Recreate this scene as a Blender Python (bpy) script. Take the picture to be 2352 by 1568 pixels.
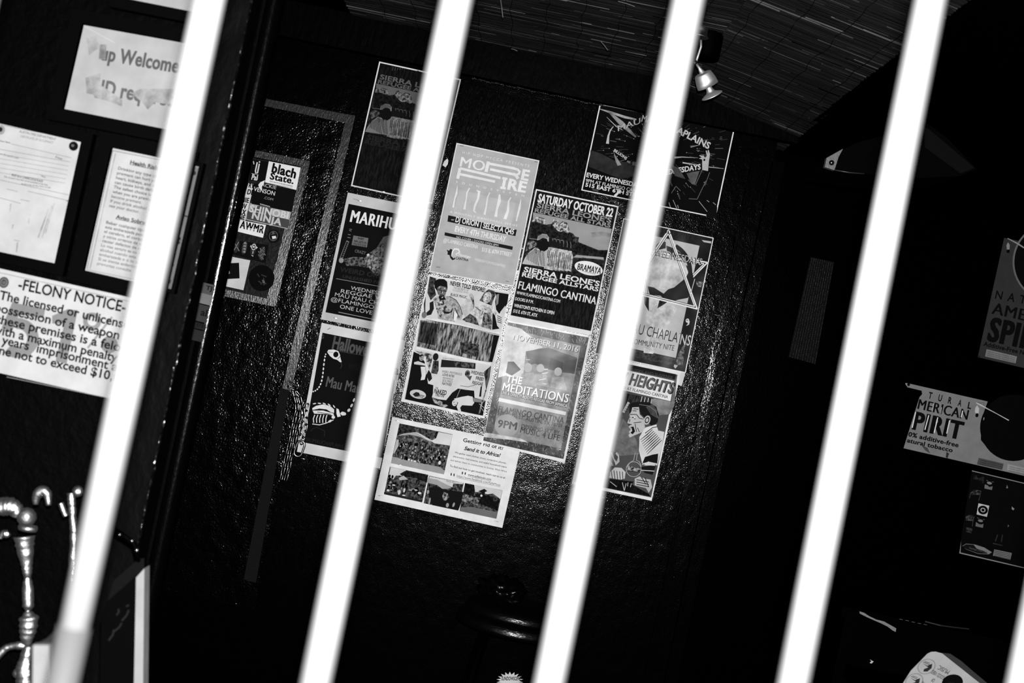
import bpy, bmesh, math, random
from mathutils import Vector, Matrix
random.seed(7)
for o in list(bpy.data.objects): bpy.data.objects.remove(o)
sc = bpy.context.scene
COL = sc.collection
# ------------------------------------------------------------ camera, light, exposure
ROLL = math.radians(11.8); CS, SN = math.cos(ROLL), math.sin(ROLL)
F = 50 / 36 * 2352; EYE = 1.5; WALL = 4.8
cd = bpy.data.cameras.new('camera'); cam = bpy.data.objects.new('camera', cd); COL.objects.link(cam)
cd.lens = 50; cd.sensor_width = 36; cd.clip_start = 0.02
cd.dof.use_dof = True; cd.dof.focus_distance = WALL; cd.dof.aperture_fstop = 7.6; cd.dof.aperture_blades = 0
cam.matrix_world = Matrix(((CS, -SN, 0, 0), (0, 0, -1, 0), (SN, CS, 0, EYE), (0, 0, 0, 1)))
sc.camera = cam
w = bpy.data.worlds.new('night'); sc.world = w; w.use_nodes = True
w.node_tree.nodes['Background'].inputs[0].default_value = (.02, .02, .02, 1)
w.node_tree.nodes['Background'].inputs[1].default_value = .02
ld = bpy.data.lights.new('camera_flash', 'POINT'); ld.energy = 780; ld.shadow_soft_size = .012
lo = bpy.data.objects.new('camera_flash', ld); lo.location = (.001, -.01, EYE + .05); COL.objects.link(lo)
sc.view_settings.view_transform = 'Standard'; sc.view_settings.look = 'None'
sc.view_settings.exposure = 0; sc.view_settings.gamma = 1; sc.view_settings.use_curve_mapping = False
sc.cycles.use_denoising = False
sc.cycles.max_bounces = 3; sc.cycles.glossy_bounces = 0; sc.cycles.caustics_reflective = False; sc.cycles.sample_clamp_indirect = 2

# ------------------------------------------------------------ helpers
def P(x, y, D=WALL):                     # a point of the photograph at distance D, in metres
    px, py = x - 1176, 784 - y
    return Vector(((px * CS - py * SN) * D / F, D, EYE + (px * SN + py * CS) * D / F))
def lin(v): return v / 12.92 if v < .04045 else ((v + .055) / 1.055) ** 2.4
MC = {}
def nodes(name):
    m = bpy.data.materials.new(name); m.use_nodes = True
    return m, m.node_tree, m.node_tree.nodes['Principled BSDF']
def tone(v, D=WALL, kind='ink', rough=.6, spec=.04):
    """grey ink or paper; kinds: ink, photo (mottled print), streak (stained, running vertically), foil"""
    v = round(v, 2); key = (v, round(D, 1), kind, rough, spec)
    if key in MC: return MC[key]
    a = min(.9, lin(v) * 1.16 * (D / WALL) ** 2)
    m, t, b = nodes('%s_%d' % (kind, int(v * 100)))
    b.inputs['Base Color'].default_value = (a, a, a, 1)
    b.inputs['Roughness'].default_value = rough; b.inputs['Specular IOR Level'].default_value = spec
    tc = t.nodes.new('ShaderNodeTexCoord')
    if kind == 'ink':
        n = t.nodes.new('ShaderNodeTexNoise'); n.inputs['Scale'].default_value = 22; n.inputs['Detail'].default_value = 4
        t.links.new(tc.outputs['Object'], n.inputs['Vector'])
        r = t.nodes.new('ShaderNodeMapRange'); r.inputs['From Min'].default_value = .3; r.inputs['From Max'].default_value = .7
        r.inputs['To Min'].default_value = a * .88; r.inputs['To Max'].default_value = a * 1.08
        t.links.new(n.outputs['Fac'], r.inputs['Value']); t.links.new(r.outputs['Result'], b.inputs['Base Color'])
        bp = t.nodes.new('ShaderNodeBump'); bp.inputs['Strength'].default_value = .25; bp.inputs['Distance'].default_value = .004
        t.links.new(n.outputs['Fac'], bp.inputs['Height']); t.links.new(bp.outputs['Normal'], b.inputs['Normal'])
    if spec > .09:                       # glossy sheet, slightly buckled
        w1 = t.nodes.new('ShaderNodeTexNoise'); w1.inputs['Scale'].default_value = 4.5; w1.inputs['Detail'].default_value = 2
        t.links.new(tc.outputs['Object'], w1.inputs['Vector'])
        wb = t.nodes.new('ShaderNodeBump'); wb.inputs['Strength'].default_value = 1; wb.inputs['Distance'].default_value = .013
        t.links.new(w1.outputs['Fac'], wb.inputs['Height']); t.links.new(wb.outputs['Normal'], b.inputs['Normal'])
    if kind != 'ink':
        mp = t.nodes.new('ShaderNodeMapping'); t.links.new(tc.outputs['Object'], mp.inputs['Vector'])
        sv = {'mottle': (.8, .8, .8), 'photo': (1, 1, 1), 'fine': (2.2, 2.2, 2.2), 'streak': (1.5, 1, .28), 'cloud': (.22, .22, .22)}[kind]
        mp.inputs['Scale'].default_value = sv
        n = t.nodes.new('ShaderNodeTexNoise'); n.inputs['Scale'].default_value = 105; n.inputs['Detail'].default_value = 6
        n.inputs['Roughness'].default_value = .65
        t.links.new(mp.outputs['Vector'], n.inputs['Vector'])
        r = t.nodes.new('ShaderNodeValToRGB'); e = r.color_ramp.elements
        lo_, hi_ = (.42, .62) if kind != 'cloud' else (.35, .68)
        e[0].position = lo_; e[0].color = (a * .06,) * 3 + (1,)
        if kind == 'cloud': e[0].color = (a * .55,) * 3 + (1,)
        if kind == 'mottle': e[0].color = (a * .3,) * 3 + (1,); e[0].position = .33
        e[1].position = hi_; hv = min(.85, a * 1.5); e[1].color = (hv, hv, hv, 1)
        t.links.new(n.outputs['Fac'], r.inputs['Fac']); t.links.new(r.outputs['Color'], b.inputs['Base Color'])
    MC[key] = m
    return m
def paint(name, base, rough, spec=.5, scale=200, bump=.5, dist=.004, stretch=(1, 1, 1), metal=0, detail=3, coarse=0, cdist=.006):
    """painted surface with its brush or roller relief"""
    m, t, b = nodes(name)
    b.inputs['Base Color'].default_value = (base, base, base, 1); b.inputs['Roughness'].default_value = rough
    b.inputs['Specular IOR Level'].default_value = spec; b.inputs['Metallic'].default_value = metal
    if bump:
        tc = t.nodes.new('ShaderNodeTexCoord'); mp = t.nodes.new('ShaderNodeMapping'); mp.inputs['Scale'].default_value = stretch
        t.links.new(tc.outputs['Object'], mp.inputs['Vector'])
        n = t.nodes.new('ShaderNodeTexNoise'); n.inputs['Scale'].default_value = scale; n.inputs['Detail'].default_value = detail
        t.links.new(mp.outputs['Vector'], n.inputs['Vector'])
        bp = t.nodes.new('ShaderNodeBump'); bp.inputs['Strength'].default_value = bump; bp.inputs['Distance'].default_value = dist
        t.links.new(n.outputs['Fac'], bp.inputs['Height'])
        if coarse:
            n2 = t.nodes.new('ShaderNodeTexNoise'); n2.inputs['Scale'].default_value = coarse; n2.inputs['Detail'].default_value = 2
            t.links.new(mp.outputs['Vector'], n2.inputs['Vector'])
            b2 = t.nodes.new('ShaderNodeBump'); b2.inputs['Strength'].default_value = .6; b2.inputs['Distance'].default_value = cdist
            t.links.new(n2.outputs['Fac'], b2.inputs['Height']); t.links.new(b2.outputs['Normal'], bp.inputs['Normal'])
        t.links.new(bp.outputs['Normal'], b.inputs['Normal'])
    return m
def obj(name, verts, faces, mats, parent=None, midx=None, origin=None, smooth=False):
    if origin is None:
        origin = Vector((0, 0, 0))
        for v in verts: origin += Vector(v)
        origin /= max(1, len(verts))
        if parent is not None: origin = parent.matrix_world.translation.copy()
    me = bpy.data.meshes.new(name)
    me.from_pydata([tuple(Vector(v) - origin) for v in verts], [], faces)
    for m in (mats if isinstance(mats, list) else [mats]): me.materials.append(m)
    if midx: me.polygons.foreach_set('material_index', midx)
    if smooth: me.polygons.foreach_set('use_smooth', [True] * len(faces))
    me.update()
    o = bpy.data.objects.new(name, me); COL.objects.link(o)
    if parent is not None:
        o.parent = parent; o.location = origin - parent.matrix_world.translation
    else: o.location = origin
    o.matrix_world = Matrix.Translation(origin)
    return o
def empty(name, loc):
    o = bpy.data.objects.new(name, None); COL.objects.link(o); o.location = loc; o.matrix_world = Matrix.Translation(loc)
    return o
def tag(o, label, cat, group=None, kind=None):
    if label: o['label'] = label
    if cat: o['category'] = cat
    if group: o['group'] = group
    if kind: o['kind'] = kind
    return o
BF = [(0, 1, 2, 3), (4, 7, 6, 5), (0, 4, 5, 1), (1, 5, 6, 2), (2, 6, 7, 3), (3, 7, 4, 0)]
def slab(pts, depth, back=True):
    """polygon in front, extruded away from the camera by depth"""
    n = len(pts); v = [Vector(p) for p in pts] + [Vector(p) + Vector((0, depth, 0)) for p in pts]
    f = [tuple(range(n)), tuple(range(2 * n - 1, n - 1, -1))] + [(i, i + n, (i + 1) % n + n, (i + 1) % n) for i in range(n)]
    return v, f
def box(x0, x1, y0, y1, z0, z1):
    v = [(x0, y0, z0), (x1, y0, z0), (x1, y0, z1), (x0, y0, z1), (x0, y1, z0), (x1, y1, z0), (x1, y1, z1), (x0, y1, z1)]
    return v, BF
def join(parts):
    V, Fc = [], []
    for v, f in parts:
        k = len(V); V += list(v); Fc += [tuple(i + k for i in q) for q in f]
    return V, Fc
def lathe(c, axis, prof, seg=40):
    """profile [(distance along axis, radius)] about axis from c"""
    a = Vector(axis).normalized(); t = a.orthogonal().normalized(); b = a.cross(t)
    V, Fc = [], []
    for d, r in prof:
        for i in range(seg):
            q = 2 * math.pi * i / seg; V.append(Vector(c) + a * d + (t * math.cos(q) + b * math.sin(q)) * r)
    for k in range(len(prof) - 1):
        for i in range(seg):
            j = (i + 1) % seg; Fc.append((k * seg + i, k * seg + j, (k + 1) * seg + j, (k + 1) * seg + i))
    Fc.append(tuple(range(seg))[::-1]); Fc.append(tuple((len(prof) - 1) * seg + i for i in range(seg)))
    return V, Fc
def tube(path, rad, seg=10, lump=0):
    path = [Vector(p) for p in path]; V, Fc = [], []
    for k, p in enumerate(path):
        d = (path[min(k + 1, len(path) - 1)] - path[max(k - 1, 0)]).normalized()
        t = d.cross(Vector((0, 1, .01))).normalized(); b = d.cross(t)
        r = (rad[k] if isinstance(rad, list) else rad) * (1 + lump * random.uniform(-1, 1))
        for i in range(seg):
            q = 2 * math.pi * i / seg; V.append(p + (t * math.cos(q) + b * math.sin(q)) * r)
    for k in range(len(path) - 1):
        for i in range(seg):
            j = (i + 1) % seg; Fc.append((k * seg + i, k * seg + j, (k + 1) * seg + j, (k + 1) * seg + i))
    Fc.append(tuple(range(seg))[::-1]); Fc.append(tuple((len(path) - 1) * seg + i for i in range(seg)))
    return V, Fc
def smooth_path(pts, n=8):
    out = []; m = len(pts)
    for i in range(m - 1):
        p0, p1, p2, p3 = pts[max(i - 1, 0)], pts[i], pts[i + 1], pts[min(i + 2, m - 1)]
        for k in range(n):
            t = k / n
            out.append(tuple(.5 * (2 * b + (c - a) * t + (2 * a - 5 * b + 4 * c - d) * t * t + (3 * b - a - 3 * c + d) * t ** 3)
                             for a, b, c, d in zip(p0, p1, p2, p3)))
    out.append(tuple(pts[-1])); return out
# text outlines from the built-in font
TXT = {}
def glyphs(s, bold, space=1.0, ext=0):
    key = (s, bold, space)
    if key in TXT: return TXT[key]
    c = bpy.data.curves.new('t', 'FONT'); c.body = s; c.size = 1; c.offset = bold; c.space_character = space
    c.resolution_u = 3; c.fill_mode = 'FRONT'; c.dimensions = '2D'
    o = bpy.data.objects.new('t', c); COL.objects.link(o)
    dg = bpy.context.evaluated_depsgraph_get(); me = o.evaluated_get(dg).to_mesh()
    vs = [(v.co.x, v.co.y) for v in me.vertices]; fs = [tuple(p.vertices) for p in me.polygons]
    o.evaluated_get(dg).to_mesh_clear()
    bpy.data.objects.remove(o); bpy.data.curves.remove(c)
    TXT[key] = (vs, fs)
    return TXT[key]
CAP = max(y for x, y in glyphs('H', 0)[0])
STEP = .00004
class Sheet:
    """a flat printed thing: a sheet with its picture and lettering drawn in the sheet's plane"""
    def __init__(s, name, quad, D, paper, label, cat, group=None, thick=.0012, kind='ink', rough=.6, spec=.04, dark=1.0, border=None):
        s.D = D; s.dark = dark; s.rough = rough; s.spec = spec; s.layer = 1
        s.root = None
        V, Fc = slab([P(x, y, D) for x, y in quad], thick)
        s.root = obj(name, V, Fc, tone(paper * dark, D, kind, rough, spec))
        tag(s.root, label, cat, group)
        s.buf = {}; s.view(0, 0, 1); s.quad = quad; s.cur = 'picture'
    def view(s, ox, oy, k): s.map = lambda x, y: (ox + x / k, oy + y / k); s.k = k
    def affine(s, src, dst):
        (x0, y0), (x1, y1), (x2, y2) = src; (X0, Y0), (X1, Y1), (X2, Y2) = dst
        det = (x1 - x0) * (y2 - y0) - (x2 - x0) * (y1 - y0)
        def mp(x, y):
            a = ((x - x0) * (y2 - y0) - (x2 - x0) * (y - y0)) / det; b = ((x1 - x0) * (y - y0) - (x - x0) * (y1 - y0)) / det
            return X0 + a * (X1 - X0) + b * (X2 - X0), Y0 + a * (Y1 - Y0) + b * (Y2 - Y0)
        s.map = mp
    def put(s, part, pts, faces, t, kind='ink'):
        V, Fc, M, mats = s.buf.setdefault(part, ([], [], [], []))
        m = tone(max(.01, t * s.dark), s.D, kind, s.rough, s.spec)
        if m not in mats: mats.append(m)
        off = s.layer * STEP; s.layer += 1
        k = len(V)
        for x, y in pts: V.append(P(*s.map(x, y), s.D) - Vector((0, off, 0)))
        Fc += [tuple(i + k for i in f) for f in faces]; M += [mats.index(m)] * len(faces)
    def poly(s, pts, t, kind='ink', part='picture'): s.put(part, pts, [tuple(range(len(pts)))], t, kind)
    def line(s, pts, wd, t, kind='ink', part='picture', taper=0):
        V, Fc = [], []
        n = len(pts)
        for i, (x, y) in enumerate(pts):
            a, b = pts[max(0, i - 1)], pts[min(n - 1, i + 1)]
            dx, dy = b[0] - a[0], b[1] - a[1]; L = math.hypot(dx, dy) or 1
            w_ = wd / 2 * (1 - taper * i / (n - 1)) if not isinstance(wd, list) else wd[i] / 2
            V += [(x - dy / L * w_, y + dx / L * w_), (x + dy / L * w_, y - dx / L * w_)]
        for i in range(n - 1): Fc.append((2 * i, 2 * i + 1, 2 * i + 3, 2 * i + 2))
        s.put(part, V, Fc, t, kind)
    def lines(s, segs, wd, t, kind='ink', part='picture'):
        V, Fc = [], []
        for (x0, y0), (x1, y1) in segs:
            dx, dy = x1 - x0, y1 - y0; L = math.hypot(dx, dy) or 1; k = len(V)
            V += [(x0 - dy / L * wd / 2, y0 + dx / L * wd / 2), (x0 + dy / L * wd / 2, y0 - dx / L * wd / 2),
                  (x1 + dy / L * wd / 2, y1 - dx / L * wd / 2), (x1 - dy / L * wd / 2, y1 + dx / L * wd / 2)]
            Fc.append((k, k + 1, k + 2, k + 3))
        s.put(part, V, Fc, t, kind)
    def oval(s, cx, cy, rx, ry, t, ang=12, kind='ink', n=28, part='picture', hole=0, a0=0, a1=360):
        A = math.radians(ang); V = []; full = a1 - a0 >= 360
        N = n if full else n + 1
        q = [math.radians(a0 + (a1 - a0) * i / n) for i in range(N)]
        def pt(th, f): x, y = rx * f * math.cos(th), ry * f * math.sin(th); return (cx + x * math.cos(A) - y * math.sin(A), cy + x * math.sin(A) + y * math.cos(A))
        if not hole: s.put(part, [pt(th, 1) for th in q], [tuple(range(N))], t, kind); return
        V = [pt(th, 1) for th in q] + [pt(th, hole) for th in q]
        Fc = [(i, (i + 1) % N, (i + 1) % N + N, i + N) for i in range(n)]
        s.put(part, V, Fc, t, kind)
    def ovals(s, L, t, ang=12, n=8):
        V, Fc = [], []
        for e in L:
            cx, cy, rx, ry = e[:4]; A = math.radians(e[4] if len(e) > 4 else ang); k = len(V)
            for i in range(n):
                th = 2 * math.pi * i / n; x, y = rx * math.cos(th), ry * math.sin(th)
                V.append((cx + x * math.cos(A) - y * math.sin(A), cy + x * math.sin(A) + y * math.cos(A)))
            Fc.append(tuple(range(k, k + n)))
        s.put('picture', V, Fc, t)
    def text(s, body, L, R, h, t, bold=.02, shear=0, space=1.0, up=None, part='lettering', flip=1):
        extra = 0
        if 'M' in body and bold > 0: extra, space, bold = bold * h * .5, space + max(0, bold - .03) * 1.8, 0
        elif bold > .03: bold, extra, space = .027, (bold - .027) * h * .55, space + (bold - .03) * 1.8
        vs, fs = glyphs(body, bold, space)
        if not vs: return
        x0 = min(v[0] for v in vs); x1 = max(v[0] for v in vs)
        dx, dy = R[0] - L[0], R[1] - L[1]
        ux, uy = up if up else (.215, -.977)
        pts = []
        for x, y in vs:
            b = (x - x0) / (x1 - x0) + 0; a = y / CAP * h
            pts.append((L[0] + dx * b + (ux + shear * dx / math.hypot(dx, dy)) * a, L[1] + dy * b + (uy + shear * dy / math.hypot(dx, dy)) * a))
        L_ = math.hypot(dx, dy); ex, ey = dx / L_ * extra, dy / L_ * extra; n_ = len(pts)
        if extra > .3:
            for k in (-1, 1): s.put(part, [(x + ex * k, y + ey * k) for x, y in pts], fs, t)
        s.put(part, pts, fs, t)
    def border(s, inset, t):
        """thin printed or bare margin drawn as a frame, in photograph pixels"""
        q = s.quad; cx = sum(p[0] for p in q) / 4; cy = sum(p[1] for p in q) / 4
    def inner(s, m, t, kind='ink', q=None):
        """fill of the sheet inside a margin of m photograph pixels"""
        q = q or s.quad; keep = s.map; s.map = lambda x, y: (x, y)
        (a, b, c, d) = [Vector(p) for p in q]
        if not isinstance(m, (tuple, list)): m = (m, m, m, m)   # left top right bottom
        def unit(v): return v / v.length
        e = unit(b - a); g = unit(d - a)
        pts = [a + e * m[0] + g * m[1], b - e * m[2] + g * m[1], c - e * m[2] - g * m[3], d + e * m[0] - g * m[3]]
        s.put('picture', [tuple(p) for p in pts], [(0, 1, 2, 3)], t, kind); s.map = keep
    def staple(s, x, y, L=9, ang=12, t=.95):
        A = math.radians(ang); dx, dy = L / 2 * math.cos(A), L / 2 * math.sin(A); D = s.D - .004
        V, Fc = join([tube([P(x - dx, y - dy, s.D), P(x - dx, y - dy, D), P(x, y, D - .0005), P(x + dx, y + dy, D), P(x + dx, y + dy, s.D)], .0011, 6)])
        obj('staple', V, Fc, STEEL, s.root)
    def done(s):
        for part, (V, Fc, M, mats) in s.buf.items():
            obj(part, V, Fc, mats, s.root, M)['kind'] = 'stuff'
        return s.root
STEEL = paint('bright_steel', .75, .3, metal=1, bump=0)
BLACKGLOSS = paint('glossy_black_paint', .001, .2, .4, 130, .5, .004, detail=2)
BLACKSMOOTH = paint('smooth_black', .0002, .6, .01, 60, .2, .003)

# ------------------------------------------------------------ room shell
def struct(name, V, Fc, m, parent=None):
    o = obj(name, V, Fc, m, parent, origin=None)
    if parent is None: o['kind'] = 'structure'
    return o
def wall_mat(name, rib, scale=300, bump=.3, rough=.12, dist=.0017):
    return paint(name, .0004, rough, .3, scale, bump, dist, rib, coarse=26, detail=2, cdist=.0022)
CEIL = EYE + .962
struct('floor', *box(-3, 3.2, -.3, 5.9, -.06, 0), paint('dark_concrete', .002, .6, .03, 40, .3))
struct('wall_back', *box(-2.6, .74, WALL, WALL + .12, 0, CEIL + .02), wall_mat('rough_black_wall', (1, 1, .8)))
struct('wall_right', *box(.74, 3.1, WALL + .35, WALL + .47, 0, CEIL + .02), paint('right_black_wall', .0002, .13, .1, 130, .3, .0015, (1, 1, .6), detail=2))
struct('trim_1', *box(-2.6, .80, WALL - .05, WALL, P(1090, 180)[2], CEIL), paint('header_paint', .0005, .3, .03, 60, .4, .004, (1, 1, .3)))
struct('trim_2', *box(.735, .775, WALL - .03, WALL + .35, 0, P(0, 0)[2]), wall_mat('trim_paint', (1, 1, .5)))
struct('trim_3', *box(.665, .69, WALL - .014, WALL, 0, 2.25), wall_mat('batten_paint', (1.4, 1, .3)))
struct('soffit', *box(.785, 3.1, 2.7, WALL + .35, CEIL - .09, CEIL + .12), BLACKSMOOTH)  # black soffit under the ceiling, hiding the right end of the reeds
cl = struct('ceiling', *box(-2.6, 3.1, 1.2, WALL + .5, CEIL + .012, CEIL + .1), BLACKSMOOTH)
# bumpy bead of old paint along the underside of the header
V, Fc = tube([P(1085 + 20 * i, 181 + 4.2 * i + random.uniform(-2, 2), WALL - .004) for i in range(17)], .004, 6, .5)
struct('trim_4', V, Fc, paint('paint_bead', .002, .2, .5, 200, 1, .006))
# board with vertical brush marks behind the posters
V, Fc = slab([(P(1064, 200)[0], WALL - .004, P(1064, 196)[2]), (.16, WALL - .004, P(1064, 196)[2]), (.16, WALL - .004, 1.74), (P(1064, 200)[0], WALL - .004, 1.74)], .0035)
bd = obj('notice_board', V, Fc, paint('brushed_black_board', .0008, .14, .35, 260, .6, .003, (1, 1, .12), coarse=20, detail=2))
tag(bd, 'black-painted board with vertical brush marks above the central posters', 'board')

# reed matting: thousands of split reeds laid side by side
def matting(name, x0, x1, y0, y1, rot, sag, seed, label, tilt=0):
    rnd = random.Random(seed); V, Fc, C = [], [], []
    y = y0; cx, cy = (x0 + x1) / 2, y1
    while y < y1:
        x = x0 + rnd.uniform(-.5, 0)
        while x < x1:
            L = rnd.uniform(.06, .42); a = rnd.gauss(0, .012) + rot
            if rnd.random() < .04: a += rnd.gauss(0, .05)
            r = rnd.uniform(.0011, .0025); z0 = CEIL + rnd.uniform(-.004, .004)
            c = min(.4, .0006 + .008 * rnd.random() ** 2.5 + (rnd.random() ** 16) * .26 * rnd.random())
            xa, xb = max(x, x0), min(x + L, x1)
            if xb > xa + .02:
                k = len(V)
                for xx in (xa, xb):
                    yy = y + (xx - cx) * math.tan(a); fr = max(0, (yy - y0) / (y1 - y0))
                    zz = z0 - sag * fr ** 3 - tilt * (xx - x0)
                    V += [(xx, yy - r, zz + .001), (xx, yy - r * .5, zz - r * .8), (xx, yy + r * .5, zz - r * .8), (xx, yy + r, zz + .001)]
                Fc += [(k, k + 1, k + 5, k + 4), (k + 1, k + 2, k + 6, k + 5), (k + 2, k + 3, k + 7, k + 6), (k, k + 3, k + 2, k + 1), (k + 4, k + 5, k + 6, k + 7)]
                C += [c] * 5
            x += L + rnd.uniform(0, .01)
        y += rnd.uniform(.0024, .0042)
    o = obj(name, V, Fc, REED, cl)
    at = o.data.attributes.new('reed', 'FLOAT', 'FACE'); at.data.foreach_set('value', C)
    o['kind'] = 'stuff'; o['label'] = label
    return o
m, t, b = nodes('split_reed'); REED = m
a_ = t.nodes.new('ShaderNodeAttribute'); a_.attribute_name = 'reed'
n_ = t.nodes.new('ShaderNodeTexNoise'); n_.inputs['Scale'].default_value = 9
tc_ = t.nodes.new('ShaderNodeTexCoord'); t.links.new(tc_.outputs['Object'], n_.inputs['Vector'])
mm = t.nodes.new('ShaderNodeMath'); mm.operation = 'MULTIPLY'
t.links.new(a_.outputs['Fac'], mm.inputs[0]); t.links.new(n_.outputs['Fac'], mm.inputs[1])
t.links.new(mm.outputs[0], b.inputs['Base Color']); b.inputs['Roughness'].default_value = .6; b.inputs['Specular IOR Level'].default_value = .05
matting('reed_matting', -.75, .50, 3.0, WALL - .05, 0.0, 0, 3, 'dark split reeds bound with wire')
matting('reed_matting', .40, .80, 2.8, WALL + .25, -.05, .03, 5, 'dark split reeds sagging over the lamp', .19)
WIRE = paint('black_wire', .002, .7, .1, bump=0)
for i in range(14):
    x = -.62 + .105 * i
    pts = [(x + .004 * math.sin(k * 1.3 + i) + random.uniform(-.003, .003), 3.0 + .06 * k, CEIL - .007 - (.03 * (k * .03) ** 3 + .19 * (x - .40) if x > .40 else 0)) for k in range(30)]
    obj('binding_wire', *tube(pts, .0010, 5), WIRE, cl)
# loose reeds sticking out
for (a, b_) in (((1420, 3), (1458, 15)), ((1175, 112), (1188, 117)), ((1918, 118), (1990, 98)), ((1150, 0), (1155, 40)), ((1380, 95), (1396, 115))):
    D = 3.75 if a[1] < 60 else 4.1
    obj('loose_reed', *tube([P(*a, D), P((a[0] + b_[0]) / 2, (a[1] + b_[1]) / 2 - 1, D - .01), P(*b_, D)], .0011, 6), tone(.45, 4, 'ink'), cl)

# door on the left with a taped outline and a taped sticker panel
DD = WALL - .012
dr = struct('door_1', *slab([P(560, 205, DD), P(818, 258, DD), P(595, 1330, DD), P(590, 1400, DD), P(330, 1345, DD)], .012), paint('door_paint', .0004, .13, .3, 170, .4, .0028, (1, 1, .9), coarse=18, detail=2, cdist=.006))
TAPE = paint('grey_cloth_tape', .017, .22, .35, 330, .6, .0018, (1, 1, .2), detail=3)
TAPEB = paint('painted_tape', .006, .6, .04, 200, .5, .003)
NS = [0]
def strip(pts, m=TAPE, name='tape_strip', D=None, parent=dr):
    NS[0] += 1; D = DD - .0014 - .0002 * NS[0] if D is None else D
    return obj(name, *slab([P(x, y, D) for x, y in pts], .0012), m, parent)
strip([(612, 227), (815, 266), (802, 284), (607, 243)])
strip([(797, 262), (816, 266), (668, 900), (648, 894)])
strip([(664, 896), (644, 890), (560, 1330), (588, 1338)], TAPEB)
strip([(588, 345), (712, 370), (700, 384), (584, 360)])
strip([(690, 382), (712, 371), (634, 702), (612, 690)])
strip([(518, 664), (632, 690), (630, 704), (514, 680)])
PAN = strip([(580, 362), (692, 384), (618, 690), (510, 665)], paint('sticker_panel', .004, .45, .1, 90, .4), 'sticker_panel', DD - .0005)
# fabric-like paint drip bead
V, Fc = tube([P(663, 874, DD - .004), P(670, 880, DD - .006), P(683, 886, DD - .004)], .004, 6, .3)
obj('torn_tape', V, Fc, TAPE, dr)

# left: board wall with framed notices, near jamb and inner jamb
LB = 2.5
struct('wall_left', *slab([P(-160, -60, LB + .02), P(560, -60, LB + .02), P(300, 1180, LB + .02), P(240, 1700, LB + .02), P(-160, 1700, LB + .02)], .05), paint('left_board_paint', .0003, .5, .02, 60, .4))
jb = struct('trim_5', *box(P(520, 290, LB)[0] - .085, P(547, 140, LB)[0], LB, LB + .09, 0, CEIL + .01), paint('jamb_paint', .0011, .5, .02, 55, .5, .004, (1, 1, .5), coarse=18))
V, Fc = tube([(P(547, 140, LB)[0], LB + .004, z) for z in [i * .02 for i in range(int(CEIL / .02))]], .004, 10, .12)
struct('trim_6', V, Fc, paint('jamb_edge', .0008, .25, .25, 90, .8, .006, (1, 1, .8), detail=1))
# ------------------------------------------------------------ inner jamb
JD = 3.5
jx = P(505, 650, JD)[0]
struct('trim_7', *box(jx - .075, jx - .004, JD, JD + .1, 0, CEIL + .01), paint('inner_jamb', .0003, .6, .03, 60, .4))
V, Fc = tube([(jx - .014, JD + .014, z) for z in [i * .02 for i in range(int(CEIL / .02))]], .022, 40, .001)
struct('trim_8', V, Fc, paint('inner_jamb_edge', .0008, .16, .35, 200, .5, .0012, (1, 1, .35), detail=2), )
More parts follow.
